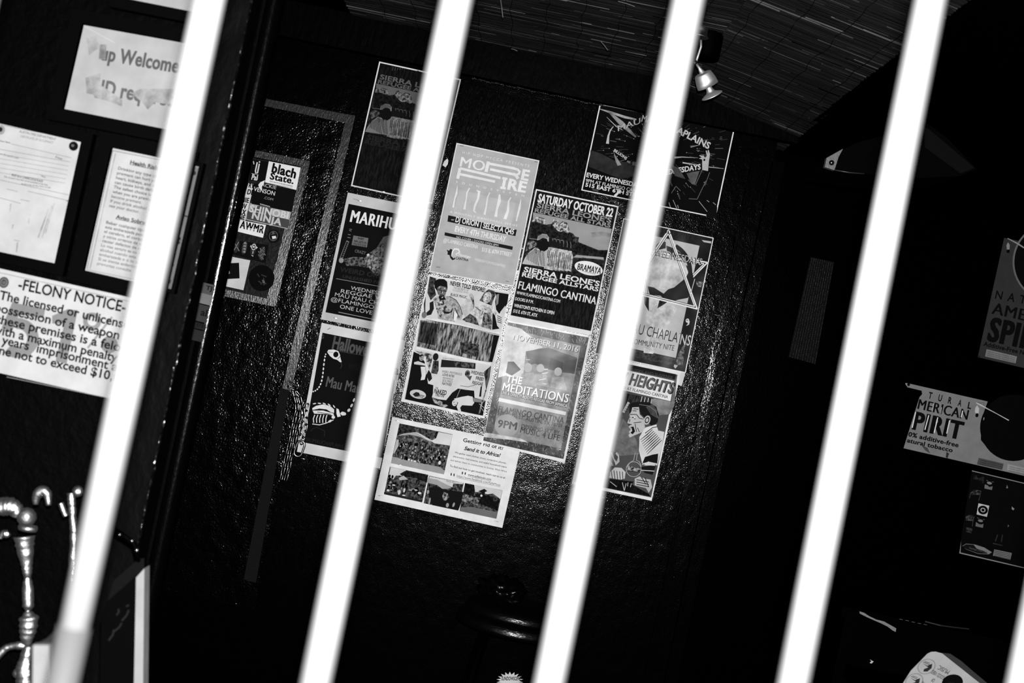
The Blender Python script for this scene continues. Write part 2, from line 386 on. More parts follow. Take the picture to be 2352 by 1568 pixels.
# ------------------------------------------------------------ posters on the wall
PD = WALL - .007
def band_photo(s, dk=1.0):
    """drawing in the zoomed frame of the second sheet: title, photograph of a row of musicians, details"""
    s.inner(3, .10 * dk, 'streak')
    s.poly([(290, 303), (1098, 472), (985, 1000), (175, 835)], .2 * dk, 'photo')
    s.poly([(290, 303), (1098, 472), (1058, 690), (960, 690), (760, 610), (700, 520), (650, 500), (640, 410), (590, 395), (540, 440), (520, 370), (480, 420), (420, 430), (405, 365), (350, 350), (288, 360)], .6 * dk)
    s.poly([(880, 510), (1000, 500), (1090, 520), (1080, 560), (1000, 545), (900, 560)], .5 * dk, 'cloud')
    for q in ([(285, 365), (330, 350), (410, 375), (415, 430), (330, 400), (275, 400)], [(480, 430), (500, 375), (550, 385), (545, 440), (600, 400), (650, 430), (665, 500), (640, 520), (600, 490), (560, 510)]): s.poly(q, .75 * dk, 'photo')
    s.poly([(275, 400), (420, 440), (560, 500), (680, 520), (745, 640), (740, 720), (640, 700), (440, 640), (255, 590)], .12 * dk, 'photo')
    s.poly([(690, 540), (760, 560), (750, 620), (700, 600)], .25 * dk, 'photo')
    s.poly([(740, 620), (830, 640), (900, 680), (1000, 700), (1055, 690), (1030, 780), (900, 735), (740, 720)], .1 * dk, 'photo')
    s.poly([(735, 740), (1015, 765), (1015, 790), (930, 780), (700, 765)], .62 * dk)
    s.poly([(680, 780), (1000, 800), (985, 1000), (640, 930)], .15 * dk, 'photo')
    s.line([(250, 572), (330, 580)], 7, .5 * dk)
    s.poly([(240, 590), (310, 600), (330, 640), (260, 680), (215, 700)], .5 * dk, 'photo')
    for k in range(6):                                    # row of men behind, then the one in front
        x = 470 + 38 * k; y = 600 + 7 * k; r = 1 - .05 * k
        s.poly([(x - 30, y + 60), (x + 25, y + 65), (x + 40, y + 130), (x + 20, y + 300 - 4 * k), (x - 70 + 8 * k, y + 280 - 4 * k), (x - 50, y + 120)], .7 * dk, 'mottle')
        s.lines([((x - 25 + 14 * j, y + 85 + random.uniform(0, 20)), (x - 50 + 16 * j + random.uniform(-8, 8), y + 255)) for j in range(4)], 6, .2 * dk)
        s.oval(x, y + 10, 24 * r, 46 * r, .08 * dk)
        s.line([(x + 17 * r, y - 30), (x + 24 * r, y), (x + 20 * r, y + 35)], 5, .55 * dk)
        if k in (1, 2, 3): s.line([(x - 10, y - 32), (x + 12, y - 30)], 7, .5 * dk)
    s.poly([(175, 832), (205, 770), (245, 715), (310, 665), (350, 680), (390, 760), (395, 862)], .72 * dk)
    s.lines([((318 - 12 * i, 672 + 8 * i), (345 - 17 * i, 852 - 6 * i - i * 3)) for i in range(8)], 5.5, .06 * dk)
    s.lines([((322 + 5 * i, 672 + 17 * i), (300 + 6 * i, 690 + 17 * i)) for i in range(3)], 5, .06 * dk)
    s.lines([((325 + 4 * i, 690 + 15 * i), (385, 715 + 13 * i)) for i in range(11)], 5.5, .06 * dk)
    s.poly([(370, 700), (435, 690), (430, 870), (385, 862)], .7 * dk)
    s.lines([((378 + 1 * i, 705 + 14 * i), (402 + 1 * i, 711 + 14 * i)) for i in range(11)], 5, .1 * dk)
    s.poly([(330, 600), (438, 590), (455, 640), (440, 680), (405, 705), (360, 690), (330, 650)], .05 * dk)
    s.poly([(328, 590), (340, 545), (385, 522), (430, 530), (452, 560), (450, 605), (438, 600), (430, 575), (390, 565), (345, 588)], .66 * dk)
    s.lines([((345 + 13 * i, 580 - 2 * i), (352 + 12 * i, 528 + (i - 3) ** 2)) for i in range(8)], 5, .12 * dk)
    for h_, a_, b_, y_, t_ in (("SIERRA LEONE'S", (322, 252), (1090, 412), 50, .58), ("REFUGEE ALL STARS", (303, 300), (1082, 460), 40, .58)): s.text(h_, a_, b_, y_, t_ * dk, .035)
    s.text("SIERRA LEONE'S", (190, 912), (968, 1064), 52, (.88 if dk > .8 else .12), .04)
    s.text("REFUGEE ALLSTARS", (172, 960), (958, 1116), 42, (.88 if dk > .8 else .12), .035)
# 1 the dark one, top left; dim light put into its print tones
q = [(871, 141), (1059, 182), (993, 468), (806, 427)]
s = Sheet('poster', q, PD, .85, 'dark concert poster with men in striped robes, top left, above the joint poster', 'poster', 'posters on the black wall')
s.affine([(318, 62), (1170, 240), (30, 1425)], [q[0], q[1], q[3]])
band_photo(s, .6)
s.poly([(300, 990), (900, 1100), (870, 1400), (100, 1300)], .07, 'streak')  # dark patch painted in for the shade on the lower part
s.view(780, 120, 4.61)
s.lines([((560 + 25 * i, 195 - 3 * i), (568 + 25 * i, 165 + random.uniform(-8, 8))) for i in range(6)], 5, .3)
for x, y in ((962, 163), (880, 440)): s.staple(x, y, 7)
s.done()
# 2 joint poster
q = [(799, 442), (990, 481), (928, 771), (737, 733)]
s = Sheet('poster', q, PD, .76, 'pale-bordered black poster with thick wavy title and smoking joint, below the topmost dark poster', 'poster', 'posters on the black wall')
s.inner((7, 25, 7, 18), .03)
s.view(720, 420, 4.357)
s.poly([(700, 540), (1080, 430), (1000, 880), (620, 930), (540, 830), (520, 740), (600, 700)], .3, 'cloud')
s.poly([(300, 760), (400, 740), (520, 745), (560, 700), (700, 600), (700, 820), (640, 920), (560, 850), (440, 830), (330, 830)], .38, 'photo')
s.poly([(500, 760), (560, 715), (640, 740), (660, 860), (610, 900), (540, 830)], .55, 'photo')
s.text('MARIHUANA', (366, 388), (1090, 522), 118, .9, .075)
s.line([(345, 580), (268, 775)], 30, .42); s.line([(340, 592), (275, 765)], 20, .06)
s.oval(278, 775, 24, 26, .55); s.lines([((332 - 7 * i, 610 + 19 * i), (348 - 7 * i, 614 + 19 * i)) for i in range(8)], 6, .4)
s.lines([((360, 462), (385, 466)), ((345, 515), (372, 520)), ((340, 545), (372, 550)), ((358, 475), (380, 482))], 6, .5)
s.poly([(400, 525), (550, 552), (535, 645), (382, 620)], .42)
for a, b_, tx in (((440, 562), (505, 574), 'SWEET'), ((405, 592), (528, 612), 'PIPS GETS IN'), ((395, 618), (525, 640), "YOUTH'S EYES")): s.text(tx, a, b_, 20, .08, .04)
s.text('CRAZY', (412, 692), (522, 716), 28, .35, .03); s.poly([(530, 720), (550, 705), (562, 720), (545, 732)], .85)
s.text('WEIRD ORGIES', (262, 885), (790, 975), 45, .14, .02); s.text('UNLEASHED PASSIONS', (290, 950), (830, 1040), 30, .16, .02)
s.line([(228, 957), (900, 1078)], 5, .55)
for tx, a, b_, h in (('WEDNESDAY', (370, 1066), (775, 1142), 36), ('REGGAE WITH', (270, 1098), (830, 1200), 38), ('MAU MAU CHAPLAINS', (212, 1132), (912, 1275), 38), ('@FLAMINGO CANTINA', (172, 1178), (950, 1330), 38), ('ONE LOVE', (262, 1252), (585, 1318), 38)): s.text(tx, a, b_, h, .72, .004)
s.line([(250, 1292), (800, 1405)], 6, .6)
s.lines([((400 + 12 * i, 160 + 4 * i + random.uniform(-6, 6)), (406 + 12 * i, 163 + 4 * i)) for i in range(6)], 4, .2)
for x, y in ((826, 461), (770, 730)): s.staple(x, y, 7)
s.done()
# 3 skeleton flamingo poster
q = [(739, 741), (932, 782), (873, 1076), (682, 1037)]
s = Sheet('poster', q, PD, .82, 'white-bordered black poster with bird skeleton drawing, lowest at left, beside the chains', 'poster', 'posters on the black wall')
s.view(600, 700, 3.733)
s.poly([(525, 238), (1190, 372), (1040, 1312), (362, 1178)], .025)
s.poly([(1190, 372), (1165, 372), (1130, 640), (1160, 645)], .66)
s.text('a', (1135, 590), (1172, 600), 75, .1, .05)
s.text('Halloween', (605, 372), (995, 455), 105, .3, .05); s.line([(600, 385), (1140, 480)], 4, .25)
s.text('with the', (740, 540), (960, 590), 60, .06, .03)
s.text('Mau Mau Chaplains', (552, 700), (1190, 830), 90, .34, .045)
s.text('MAUMAUCHAPLAINS.COM', (365, 1165), (790, 1250), 34, .13, .02)
s.poly([(566, 405), (575, 385), (620, 382), (660, 395), (675, 425), (680, 455), (690, 490), (678, 492), (650, 470), (620, 462), (590, 438)], .86)
s.oval(640, 425, 22, 25, .03); s.line([(655, 462), (680, 440)], 4, .05); s.line([(575, 405), (618, 408)], 3, .3)
s.line([(683, 495), (692, 520), (680, 545)], 6, .2)
path = smooth_path([(556, 415), (545, 455), (535, 530), (528, 600), (515, 665), (490, 715), (455, 740), (425, 745)], 2)
L = []
for i in range(len(path) - 1):
    if i % 1 == 0:
        (x, y), (x1, y1) = path[i], path[i + 1]; L.append(((x + x1) / 2, (y + y1) / 2, math.hypot(x1 - x, y1 - y) * .36, 6.5, math.degrees(math.atan2(y1 - y, x1 - x))))
s.ovals(L, .86)
s.ovals([(457 + 42 * i, 846 - 12 * math.sin(i * .8) + i * 6, 16, 5, -10 + 16 * i) for i in range(5)], .86)
s.poly([(438, 885), (470, 865), (530, 852), (590, 865), (625, 895), (625, 925), (600, 920), (560, 895), (500, 888), (440, 900)], .86)
s.poly([(440, 905), (530, 905), (620, 930), (625, 950), (560, 935), (455, 932)], .86); s.line([(480, 918), (600, 938)], 5, .03)
for i in range(5): s.line([(460 + 26 * i, 942), (447 + 27 * i, 975), (450 + 26 * i, 1010)], 8, .86)
s.line([(438, 1020), (500, 1028), (560, 1012), (620, 985)], 7, .86)
s.ovals([(590, 996, 18, 10, -30), (618, 962, 16, 14), (704, 932, 26, 16, 8), (752, 902, 17, 12, -50), (775, 862, 18, 9, -60), (795, 815, 18, 8, -70)], .86)
s.poly([(645, 885), (665, 895), (682, 955), (655, 962), (645, 930)], .86); s.poly([(695, 912), (725, 935), (692, 950)], .86)
s.line([(425, 1085), (440, 1060), (480, 1050), (545, 1080), (540, 1130)], 7, .12)
s.text('G', (515, 285), (535, 288), 30, .25, .03)
s.line([(568, 212), (595, 196)], 4, .05)
for x, y in ((861, 1059), (696, 1053)): s.staple(x, y, 7)
s.done()
# 4 pale poster in the centre
q = [(1048.6, 328), (1239, 368.5), (1180, 658), (985.6, 624)]
s = Sheet('poster', q, PD, .95, 'light grey poster with white lettering and row of knives, topmost of the central column', 'poster', 'posters on the black wall', rough=.5, spec=.05)
s.inner(2.2, .70)
s.view(970, 310, 4.479)
s.poly([(380, 560), (960, 700), (900, 1000), (300, 880)], .74, 'ink')
s.text('HIP HOP MECCA PRESENTS', (412, 190), (1098, 332), 26, .88, -.002, space=1.5)
W_ = .99
s.text('MO', (384, 322), (632, 372), 100, W_, .06)
s.line([(668, 290), (938, 342), (982, 356), (1002, 378), (992, 400), (965, 410), (696, 352)], 25, W_); s.line([(680, 272), (656, 380)], 34, W_)
s.line([(935, 400), (965, 415), (985, 450)], 32, W_)
s.text('E', (1014, 456), (1086, 470), 105, W_, .07)
s.line([(385, 342), (805, 442)], 25, W_); s.line([(378, 400), (748, 480)], 25, W_); s.line([(388, 340), (364, 450)], 30, W_)
s.line([(822, 442), (875, 452)], 24, W_); s.line([(803, 540), (858, 550)], 24, W_); s.line([(850, 447), (830, 546)], 30, W_)
s.text('RE', (875, 556), (1058, 592), 108, W_, .07)
s.text('SOUNDSYSTEM', (346, 490), (1046, 637), 19, .95, .01, space=3)
for pts, wd in (([(362, 520), (352, 600), (332, 660), (318, 745)], [4, 20, 10, 16]), ([(486, 545), (460, 590), (452, 660), (432, 765)], [12, 14, 10, 24]),
                ([(560, 570), (585, 580), (575, 650), (540, 730), (532, 780), (550, 800)], [10, 26, 22, 20, 16, 8]), ([(695, 592), (672, 640), (655, 750), (640, 820)], [10, 12, 14, 22]),
                ([(795, 612), (792, 680), (768, 760), (755, 840)], [18, 34, 20, 30]), ([(912, 642), (888, 680), (880, 780), (850, 865)], [12, 16, 26, 30]),
                ([(1015, 660), (1000, 750), (975, 850), (968, 885)], [4, 22, 12, 14])): s.line(pts, wd, W_)
s.text('A MONTHLY DANCEHALL SERIES', (284, 798), (975, 942), 19, .9, 0, space=1.3)
s.poly([(268, 825), (972, 975), (958, 1040), (258, 890)], .03)
s.text('w/', (295, 876), (325, 882), 18, .8, .01); s.text('DJ ORION | SELECTA Q45', (338, 892), (938, 1024), 54, .93, .025)
s.text('EVERY 4TH THURSDAY', (332, 990), (855, 1100), 56, .93, .025)
s.poly([(232, 1000), (932, 1147), (926, 1182), (228, 1033)], .03); s.text('NO COVER | DOORS OPEN 8PM', (350, 1058), (780, 1145), 20, .85, .01)
s.text('@FLAMINGO CANTINA', (216, 1098), (570, 1170), 38, .92, .02); s.text('515 E. 6TH STREET', (610, 1195), (918, 1250), 38, .92, .02)
s.poly([(262, 1205), (250, 1180), (275, 1190), (290, 1170), (310, 1180), (300, 1215), (296, 1245), (325, 1270), (335, 1255), (340, 1275), (310, 1288), (288, 1265), (280, 1235), (258, 1230)], .05)
s.line([(305, 1240), (310, 1200), (330, 1172), (370, 1175), (385, 1205), (345, 1225), (360, 1245)], [6, 12, 16, 16, 12, 8, 4], .97)
s.text('Flamingo', (368, 1240), (492, 1268), 26, .95, .01, shear=.3); s.text('CANTINA', (342, 1276), (472, 1300), 26, .05, .035)
s.text('FACEBOOK.COM/MECCAATX512', (540, 1290), (850, 1360), 24, .86, .01)
s.lines([((385, 110), (425, 115)), ((1155, 275), (1185, 280)), ((142, 1355), (185, 1362)), ((858, 1500), (890, 1508))], 4, .12)
s.done()
# 5 Saturday poster
q = [(1231, 433.8), (1421, 473.6), (1358, 769), (1166.7, 738)]
s = Sheet('poster', q, PD + .0004, .92, 'concert poster with large date line and men in striped robes, right of knife poster', 'poster', 'posters on the black wall')
s.view(1160, 420, 4.479)
band_photo(s, 1.0)
s.text('SATURDAY OCTOBER 22', (333, 195), (1102, 350), 84, .95, .05)
s.text('SPECIAL GUESTS', (788, 792), (1003, 828), 26, .12, .02)
s.oval(860, 878, 148, 70, .93, 13); s.text('BRAMAYA', (742, 892), (980, 938), 66, .08, .055); s.text('A 12 PIECE AFRO BIG BAND', (790, 912), (930, 942), 11, .2, .01)
s.text('FLAMINGO CANTINA', (133, 1086), (930, 1250), 78, .93, .045)
for tx, a, b_ in (('WWW.FLAMINGOCANTINA.COM', (116, 1142), (563, 1234)), ('DOORS 8 P.M.', (102, 1205), (290, 1240)), ("WINSTON'S KITCHEN IS OPEN", (90, 1273), (503, 1353)), ('515 E. 6TH ST, ATX', (82, 1330), (330, 1378))): s.text(tx, a, b_, 32, .88, .035)
s.poly([(46, 1358), (896, 1525), (884, 1566), (34, 1424)], .9)
s.line([(1160, 255), (900, 1500)], 6, .85)
s.done()
# 6 torn film poster
q = [(984.6, 629.5), (1171.6, 670.8), (1112, 961), (921, 921.7)]
s = Sheet('poster', q, PD, .9, 'torn black and white film poster with two figures, below the knife poster', 'poster', 'posters on the black wall')
s.view(910, 610, 4.357)
s.poly([(335, 106), (1128, 275), (875, 1506), (78, 1332)], .82, 'ink')
s.poly([(700, 330), (760, 330), (770, 470), (690, 520), (640, 420)], .75, 'cloud')
s.poly([(335, 106), (400, 128), (378, 200), (400, 290), (345, 345), (312, 270)], .25, 'photo')
s.poly([(366, 330), (430, 300), (540, 305), (600, 340), (640, 400), (668, 490), (650, 545), (610, 540), (600, 480), (580, 440), (575, 560), (420, 530), (410, 450)], .62, 'mottle')
s.poly([(380, 320), (470, 330), (520, 440), (440, 520), (400, 440)], .7, 'photo'); s.poly([(470, 455), (540, 462), (570, 420), (560, 462), (520, 482), (480, 478)], .12)
s.line([(535, 305), (600, 345), (640, 410), (665, 490)], 6, .08); s.line([(580, 440), (572, 500), (582, 560)], 7, .12); s.line([(585, 420), (610, 470), (630, 520)], 9, .2)
s.poly([(580, 445), (615, 490), (595, 555), (575, 550)], .93)
s.poly([(380, 170), (395, 145), (430, 132), (480, 134), (510, 160), (514, 220), (505, 260), (490, 250), (470, 300), (420, 290), (408, 250), (385, 220)], .05)
s.poly([(412, 220), (440, 200), (500, 215), (506, 245), (492, 295), (462, 320), (430, 300), (415, 260)], .42)
s.lines([((420, 240), (450, 245)), ((470, 250), (500, 256)), ((455, 245), (452, 275)), ((440, 292), (482, 300)), ((440, 226), (452, 232))], 9, .04)
s.poly([(430, 300), (480, 306), (500, 340), (440, 345), (425, 320)], .08)
s.lines([((425, 215), (440, 212)), ((478, 224), (492, 230)), ((460, 262), (464, 275)), ((470, 312), (455, 322))], 7, .85)
s.poly([(335, 370), (372, 352), (378, 430), (350, 490), (305, 500), (302, 470), (335, 440)], .12)
s.oval(280, 492, 26, 34, .5); s.lines([((262, 480), (298, 486)), ((262, 495), (296, 500)), ((264, 508), (292, 514))], 3, .1)
s.line([(295, 315), (284, 380), (286, 470)], [4, 16, 10], .15)
s.text('NEVER TOLD BEFORE!', (538, 193), (884, 265), 42, .1, .04)
s.text('THE SECRETS OF', (570, 228), (722, 258), 18, .45, .01); s.text('VOODOO AND', (562, 252), (720, 280), 18, .55, .01); s.text('BLACK MAGIC', (543, 300), (706, 330), 27, .1, .045)
s.poly([(832, 350), (880, 270), (925, 236), (985, 255), (990, 300), (970, 350), (955, 400), (860, 360)], .35, 'photo')
s.oval(912, 318, 40, 58, .8, 20, 'mottle'); s.lines([((885, 300), (905, 303)), ((925, 310), (945, 315)), ((912, 312), (910, 335)), ((895, 350), (925, 355))], 6, .12)
s.poly([(768, 440), (850, 380), (900, 395), (985, 410), (1003, 480), (980, 560), (960, 640), (830, 600), (690, 560), (740, 480)], .82, 'mottle')
s.poly([(740, 480), (800, 520), (830, 600), (700, 560), (660, 540)], .4, 'photo'); s.poly([(860, 560), (880, 470), (940, 470), (960, 560), (950, 640), (850, 610)], .5, 'photo')
s.lines([((790, 410), (850, 455)), ((870, 455), (850, 500)), ((820, 430), (830, 445)), ((880, 430), (900, 440))], 6, .1)
s.poly([(775, 440), (760, 360), (735, 300), (750, 290), (775, 300), (785, 400)], .55, 'photo'); s.poly([(735, 320), (728, 290), (745, 275), (768, 285), (772, 310)], .7)
s.poly([(985, 262), (1126, 285), (1112, 380), (1070, 450), (1030, 480), (1000, 440), (990, 360), (1000, 310)], .05)
s.poly([(1000, 290), (1030, 280), (1020, 380), (1000, 400)], .5, 'cloud'); s.poly([(1040, 465), (1090, 400), (1085, 480), (1060, 540)], .8)
s.lines([((1010, 500 + 20 * i), (1055, 520 + 18 * i)) for i in range(4)], 7, .12); s.poly([(965, 470), (990, 500), (1010, 600), (1035, 630), (960, 640)], .06)
s.poly([(240, 545), (420, 560), (700, 610), (975, 690), (938, 965), (800, 945), (205, 805)], .55, 'streak')
s.poly([(250, 560), (420, 580), (390, 800), (215, 760)], .22, 'streak'); s.poly([(640, 760), (830, 790), (820, 920), (650, 870)], .3, 'photo')
s.poly([(975, 690), (1032, 700), (962, 965), (930, 960)], .04)
s.line([(295, 530), (400, 545), (640, 590), (860, 650), (1035, 678)], [10, 22, 16, 14, 22], .93); s.line([(300, 540), (640, 602), (1030, 690)], 4, .2)
s.line([(205, 822), (400, 865), (600, 915), (945, 985)], [12, 22, 26, 22], .9)
s.poly([(175, 860), (232, 885), (285, 960), (300, 1060), (320, 1180), (372, 1195), (368, 1280), (335, 1390), (88, 1335), (130, 1120)], .04)
s.poly([(190, 850), (300, 870), (330, 930), (230, 880)], .6, 'photo')
s.oval(256, 918, 24, 34, .6); s.poly([(230, 895), (262, 885), (280, 905), (262, 900), (240, 915)], .05); s.lines([((242, 915), (262, 918)), ((246, 935), (262, 938))], 5, .08)
s.poly([(180, 965), (220, 955), (300, 985), (290, 1000), (180, 985)], .8); s.poly([(245, 1010), (290, 1010), (300, 1080), (285, 1140), (245, 1145), (255, 1100)], .86)
s.poly([(300, 870), (370, 890), (350, 990), (330, 1040), (300, 960)], .7, 'photo')
s.oval(395, 912, 28, 38, .1); s.poly([(372, 950), (425, 950), (425, 1040), (410, 1085), (350, 1075)], .28, 'photo'); s.poly([(325, 1040), (350, 1080), (360, 1130), (330, 1160), (300, 1100)], .1)
s.poly([(455, 938), (795, 975), (792, 1034), (600, 1018), (445, 1015)], .12, 'ink'); s.poly([(580, 960), (780, 980), (775, 1025), (590, 1010)], .35, 'photo'); s.text('FILMED IN AFRICA', (465, 930), (580, 942), 12, .2, .02)
for tx, a, b_, h, t_ in (('WEIRD, MYSTERIOUS', (455, 1068), (655, 1098), 24, .38), ('LOVE RITES', (462, 1098), (580, 1118), 22, .3), ('PERFORMED BY', (466, 1128), (570, 1146), 16, .15), ('SEX-MAD', (460, 1160), (560, 1176), 26, .4), ('NATIVES!', (458, 1188), (552, 1204), 24, .3),
                         ('WEDNESDAYS', (745, 1078), (930, 1115), 32, .25), ('FREE!', (795, 1138), (872, 1152), 32, .2), ('REGGAE', (760, 1180), (865, 1200), 30, .25), ('THE', (392, 1226), (418, 1232), 14, .1), ('NAKED', (378, 1270), (500, 1294), 42, .12), ('TRUTH!', (388, 1300), (478, 1318), 28, .1)): s.text(tx, a, b_, h, t_, .03)
s.oval(714, 1078, 26, 34, .35, kind='photo'); s.poly([(705, 1110), (760, 1100), (740, 1150)], .3); s.line([(640, 1200), (720, 1212), (800, 1190)], 8, .55)
s.poly([(335, 1385), (340, 1310), (420, 1335), (500, 1345), (560, 1270), (620, 1228), (690, 1240), (780, 1250), (785, 1320), (895, 1350), (868, 1500), (640, 1455)], .06)
s.poly([(360, 1320), (440, 1350), (520, 1400), (480, 1420), (380, 1370)], .6, 'photo')
s.poly([(578, 1330), (660, 1310), (720, 1300), (765, 1310), (782, 1370), (760, 1400), (660, 1395), (640, 1420), (655, 1470), (625, 1460), (605, 1410), (620, 1370)], .84)
s.poly([(765, 1320), (890, 1350), (870, 1370), (770, 1360)], .5); s.oval(585, 1372, 26, 32, .8); s.lines([((572, 1362), (585, 1366)), ((580, 1388), (598, 1390))], 5, .1); s.line([(640, 1235), (605, 1320)], 5, .6); s.oval(480, 1375, 20, 14, .04)
s.poly([(845, 1210), (860, 1200), (850, 1310), (830, 1310)], .06); s.poly([(880, 1060), (950, 1000), (935, 1120), (900, 1250)], .3, 'streak'); s.line([(900, 1240), (850, 1400), (830, 1490)], 14, .55, 'photo'); s.lines([((880, 1340), (905, 1360)), ((850, 1420), (890, 1480)), ((830, 1380), (880, 1420))], 5, .7)
s.oval(218, 1285, 82, 44, .78, 12); s.poly([(165, 1285), (200, 1262), (230, 1270), (240, 1300), (190, 1310)], .12); s.text('Flamingo', (215, 1295), (285, 1310), 16, .1, .03); s.text('CANTINA', (195, 1310), (270, 1325), 14, .1, .03)
s.done()
# 7 glossy glare poster
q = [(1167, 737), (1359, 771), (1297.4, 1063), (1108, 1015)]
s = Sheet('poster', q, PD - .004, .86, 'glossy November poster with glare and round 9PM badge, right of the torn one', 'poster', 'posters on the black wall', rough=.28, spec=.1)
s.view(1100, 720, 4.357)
s.poly([(292, 84), (1106, 240), (848, 1455), (42, 1272)], .22, 'photo')
s.poly([(292, 84), (1106, 240), (1085, 330), (290, 190)], .1, 'photo')
g = random.Random(4)
segs = []
for i in range(150):
    e = g.random()
    if e < .35: x, y = g.uniform(300, 1090), 0; y = 100 + (x - 292) * .195 + g.uniform(0, 70)
    elif e < .65: x = g.uniform(60, 840); y = 1268 + (x - 42) * .23 - g.uniform(0, 90)
    elif e < .85: y = g.uniform(240, 1420); x = 1100 - (y - 240) * .21 - g.uniform(0, 75)
    else: y = g.uniform(150, 1200); x = 285 - (y - 100) * .205 + g.uniform(8, 60)
    segs.append(((x, y), (x + g.uniform(-18, 18), y - g.uniform(10, 38))))
s.lines(segs, 4, .6)
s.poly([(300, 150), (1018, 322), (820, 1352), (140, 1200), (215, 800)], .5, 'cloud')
s.poly([(270, 110), (420, 150), (560, 260), (640, 340), (470, 380), (440, 640), (270, 620), (190, 640)], .86, 'cloud')  # white haze painted into the print, adding to the real gloss glare
s.poly([(468, 378), (690, 338), (985, 442), (955, 600), (840, 590), (700, 560), (560, 500), (500, 520)], .22, 'cloud')
s.poly([(715, 440), (850, 492), (832, 590), (698, 552)], .05); s.poly([(860, 470), (985, 455), (955, 605), (840, 580)], .14)
s.poly([(290, 480), (350, 480), (420, 560), (330, 620), (270, 590)], .25, 'cloud')
for x, y, r in ((490, 540, 42), (615, 545, 38), (792, 580, 38)): s.oval(x, y, r, r * 1.1, .66, kind='ink'); s.poly([(x - 60, y + 60), (x + 55, y + 50), (x + 90, y + 190), (x - 80, y + 160)], .6, 'cloud')
s.line([(470, 460), (510, 462)], 8, .7); s.lines([((600, 665), (670, 650)), ((650, 560), (690, 555)), ((640, 700), (675, 705)), ((630, 600), (690, 590))], 8, .85)
s.text('NOVEMBER 11, 2016', (347, 262), (992, 392), 55, .12, .05); s.text('NOVEMBER 11, 2016', (342, 255), (986, 384), 55, .8, .035)
s.text('THE', (275, 690), (428, 714), 70, .3, .05); s.text('THE', (270, 684), (424, 708), 70, .95, .045)
s.text('MEDITATIONS', (238, 780), (895, 900), 84, .15, .05); s.text('MEDITATIONS', (232, 772), (888, 890), 84, .95, .04)
s.poly([(225, 765), (885, 900), (882, 945), (218, 805)], .22, 'cloud'); s.text('LIVE & DIRECT! ROOTS REGGAE FROM JAMAICA', (222, 800), (880, 938), 30, .85, .02)
s.line([(198, 858), (870, 1000)], 36, .84)
s.text('FLAMINGO CANTINA', (190, 982), (845, 1100), 62, .14, .05)
s.text('515 E 6TH ST. AUSTIN, TX 78701', (182, 1012), (825, 1138), 34, .16, .015)
s.oval(278, 1120, 120, 112, .6, 12); s.text('9PM', (186, 1136), (372, 1166), 74, .3, .05)
s.text('9PM', (182, 1132), (368, 1160), 74, .18, .015)
s.text('OPENING SET BY', (420, 1138), (805, 1208), 34, .2, .012); s.text('MUSIC 4 LIFE', (412, 1190), (802, 1272), 58, .14, .055)
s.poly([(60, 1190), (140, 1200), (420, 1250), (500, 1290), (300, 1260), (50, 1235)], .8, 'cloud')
s.line([(292, 80), (1108, 236)], 10, .9); s.line([(1108, 236), (852, 1460)], 14, .9); s.line([(40, 1278), (852, 1470)], 18, .9)
for x, y in ((1136, 1008), (1350, 771), (1288, 1032)): s.staple(x, y, 6)
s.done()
# 8 Africa sheet
q = [(901, 957), (1198, 1019), (1153.5, 1212), (860, 1147)]
s = Sheet('poster', q, PD, .9, 'white landscape notice with four photographs and a paragraph of text, lowest of all sheets', 'poster', 'posters on the black wall')
s.view(850, 940, 5.6)
s.poly([(378, 178), (1062, 320), (950, 835), (268, 690)], .35, 'photo')
s.poly([(880, 290), (1060, 325), (1028, 465), (830, 435), (780, 405), (850, 370)], .84)
s.poly([(430, 310), (560, 285), (720, 350), (800, 430), (640, 350), (500, 322), (350, 340)], .66, 'ink'); s.poly([(570, 280), (640, 310), (800, 400), (760, 405)], .8)
s.poly([(380, 185), (560, 215), (590, 290), (350, 320)], .2, 'photo'); s.poly([(600, 230), (870, 290), (850, 370), (720, 360)], .3, 'photo')
s.poly([(420, 330), (760, 400), (830, 470), (410, 400)], .42, 'photo')
s.poly([(285, 605), (500, 660), (900, 740), (962, 790), (950, 835), (268, 690)], .6, 'ink')
g = random.Random(9)
s.ovals([(g.uniform(350, 960), 0, 0, 0) if 0 else (x, 400 + (x - 340) * .17 + g.uniform(0, 220), g.uniform(8, 14), g.uniform(16, 30)) for x in [g.uniform(345, 960) for _ in range(70)]], .05)
s.ovals([(x, 420 + (x - 340) * .17 + g.uniform(0, 220), g.uniform(5, 10), g.uniform(8, 18)) for x in [g.uniform(345, 960) for _ in range(42)]], .66)
s.poly([(340, 385), (370, 390), (365, 470), (310, 570), (300, 560)], .7)
s.ovals([(500, 645, 14, 14), (535, 655, 12, 12), (575, 665, 22, 10), (895, 685, 18, 26), (960, 605, 18, 6)], .85)
def landscape(pts, sky, seed, n=34):
    g = random.Random(seed); s.poly(pts, .3, 'photo'); s.poly(sky, .8)
    (x0, y0), (x1, y1), (x2, y2), (x3, y3) = pts
    def at(u, v): return x0 + (x1 - x0) * u + (x3 - x0) * v, y0 + (y1 - y0) * u + (y3 - y0) * v
    s.ovals([(*at(g.uniform(.03, .97), g.uniform(.32, .8)), g.uniform(8, 16), g.uniform(16, 34)) for _ in range(n)], .04)
    s.ovals([(*at(g.uniform(.05, .95), g.uniform(.4, .85)), g.uniform(5, 12), g.uniform(5, 16)) for _ in range(n // 3)], .6)
landscape([(255, 735), (750, 840), (670, 1195), (180, 1090)], [(265, 740), (460, 780), (470, 850), (330, 850), (300, 900), (240, 860)], 1)
s.poly([(450, 790), (560, 800), (745, 850), (730, 940), (560, 870), (440, 870), (380, 830)], .1, 'photo')
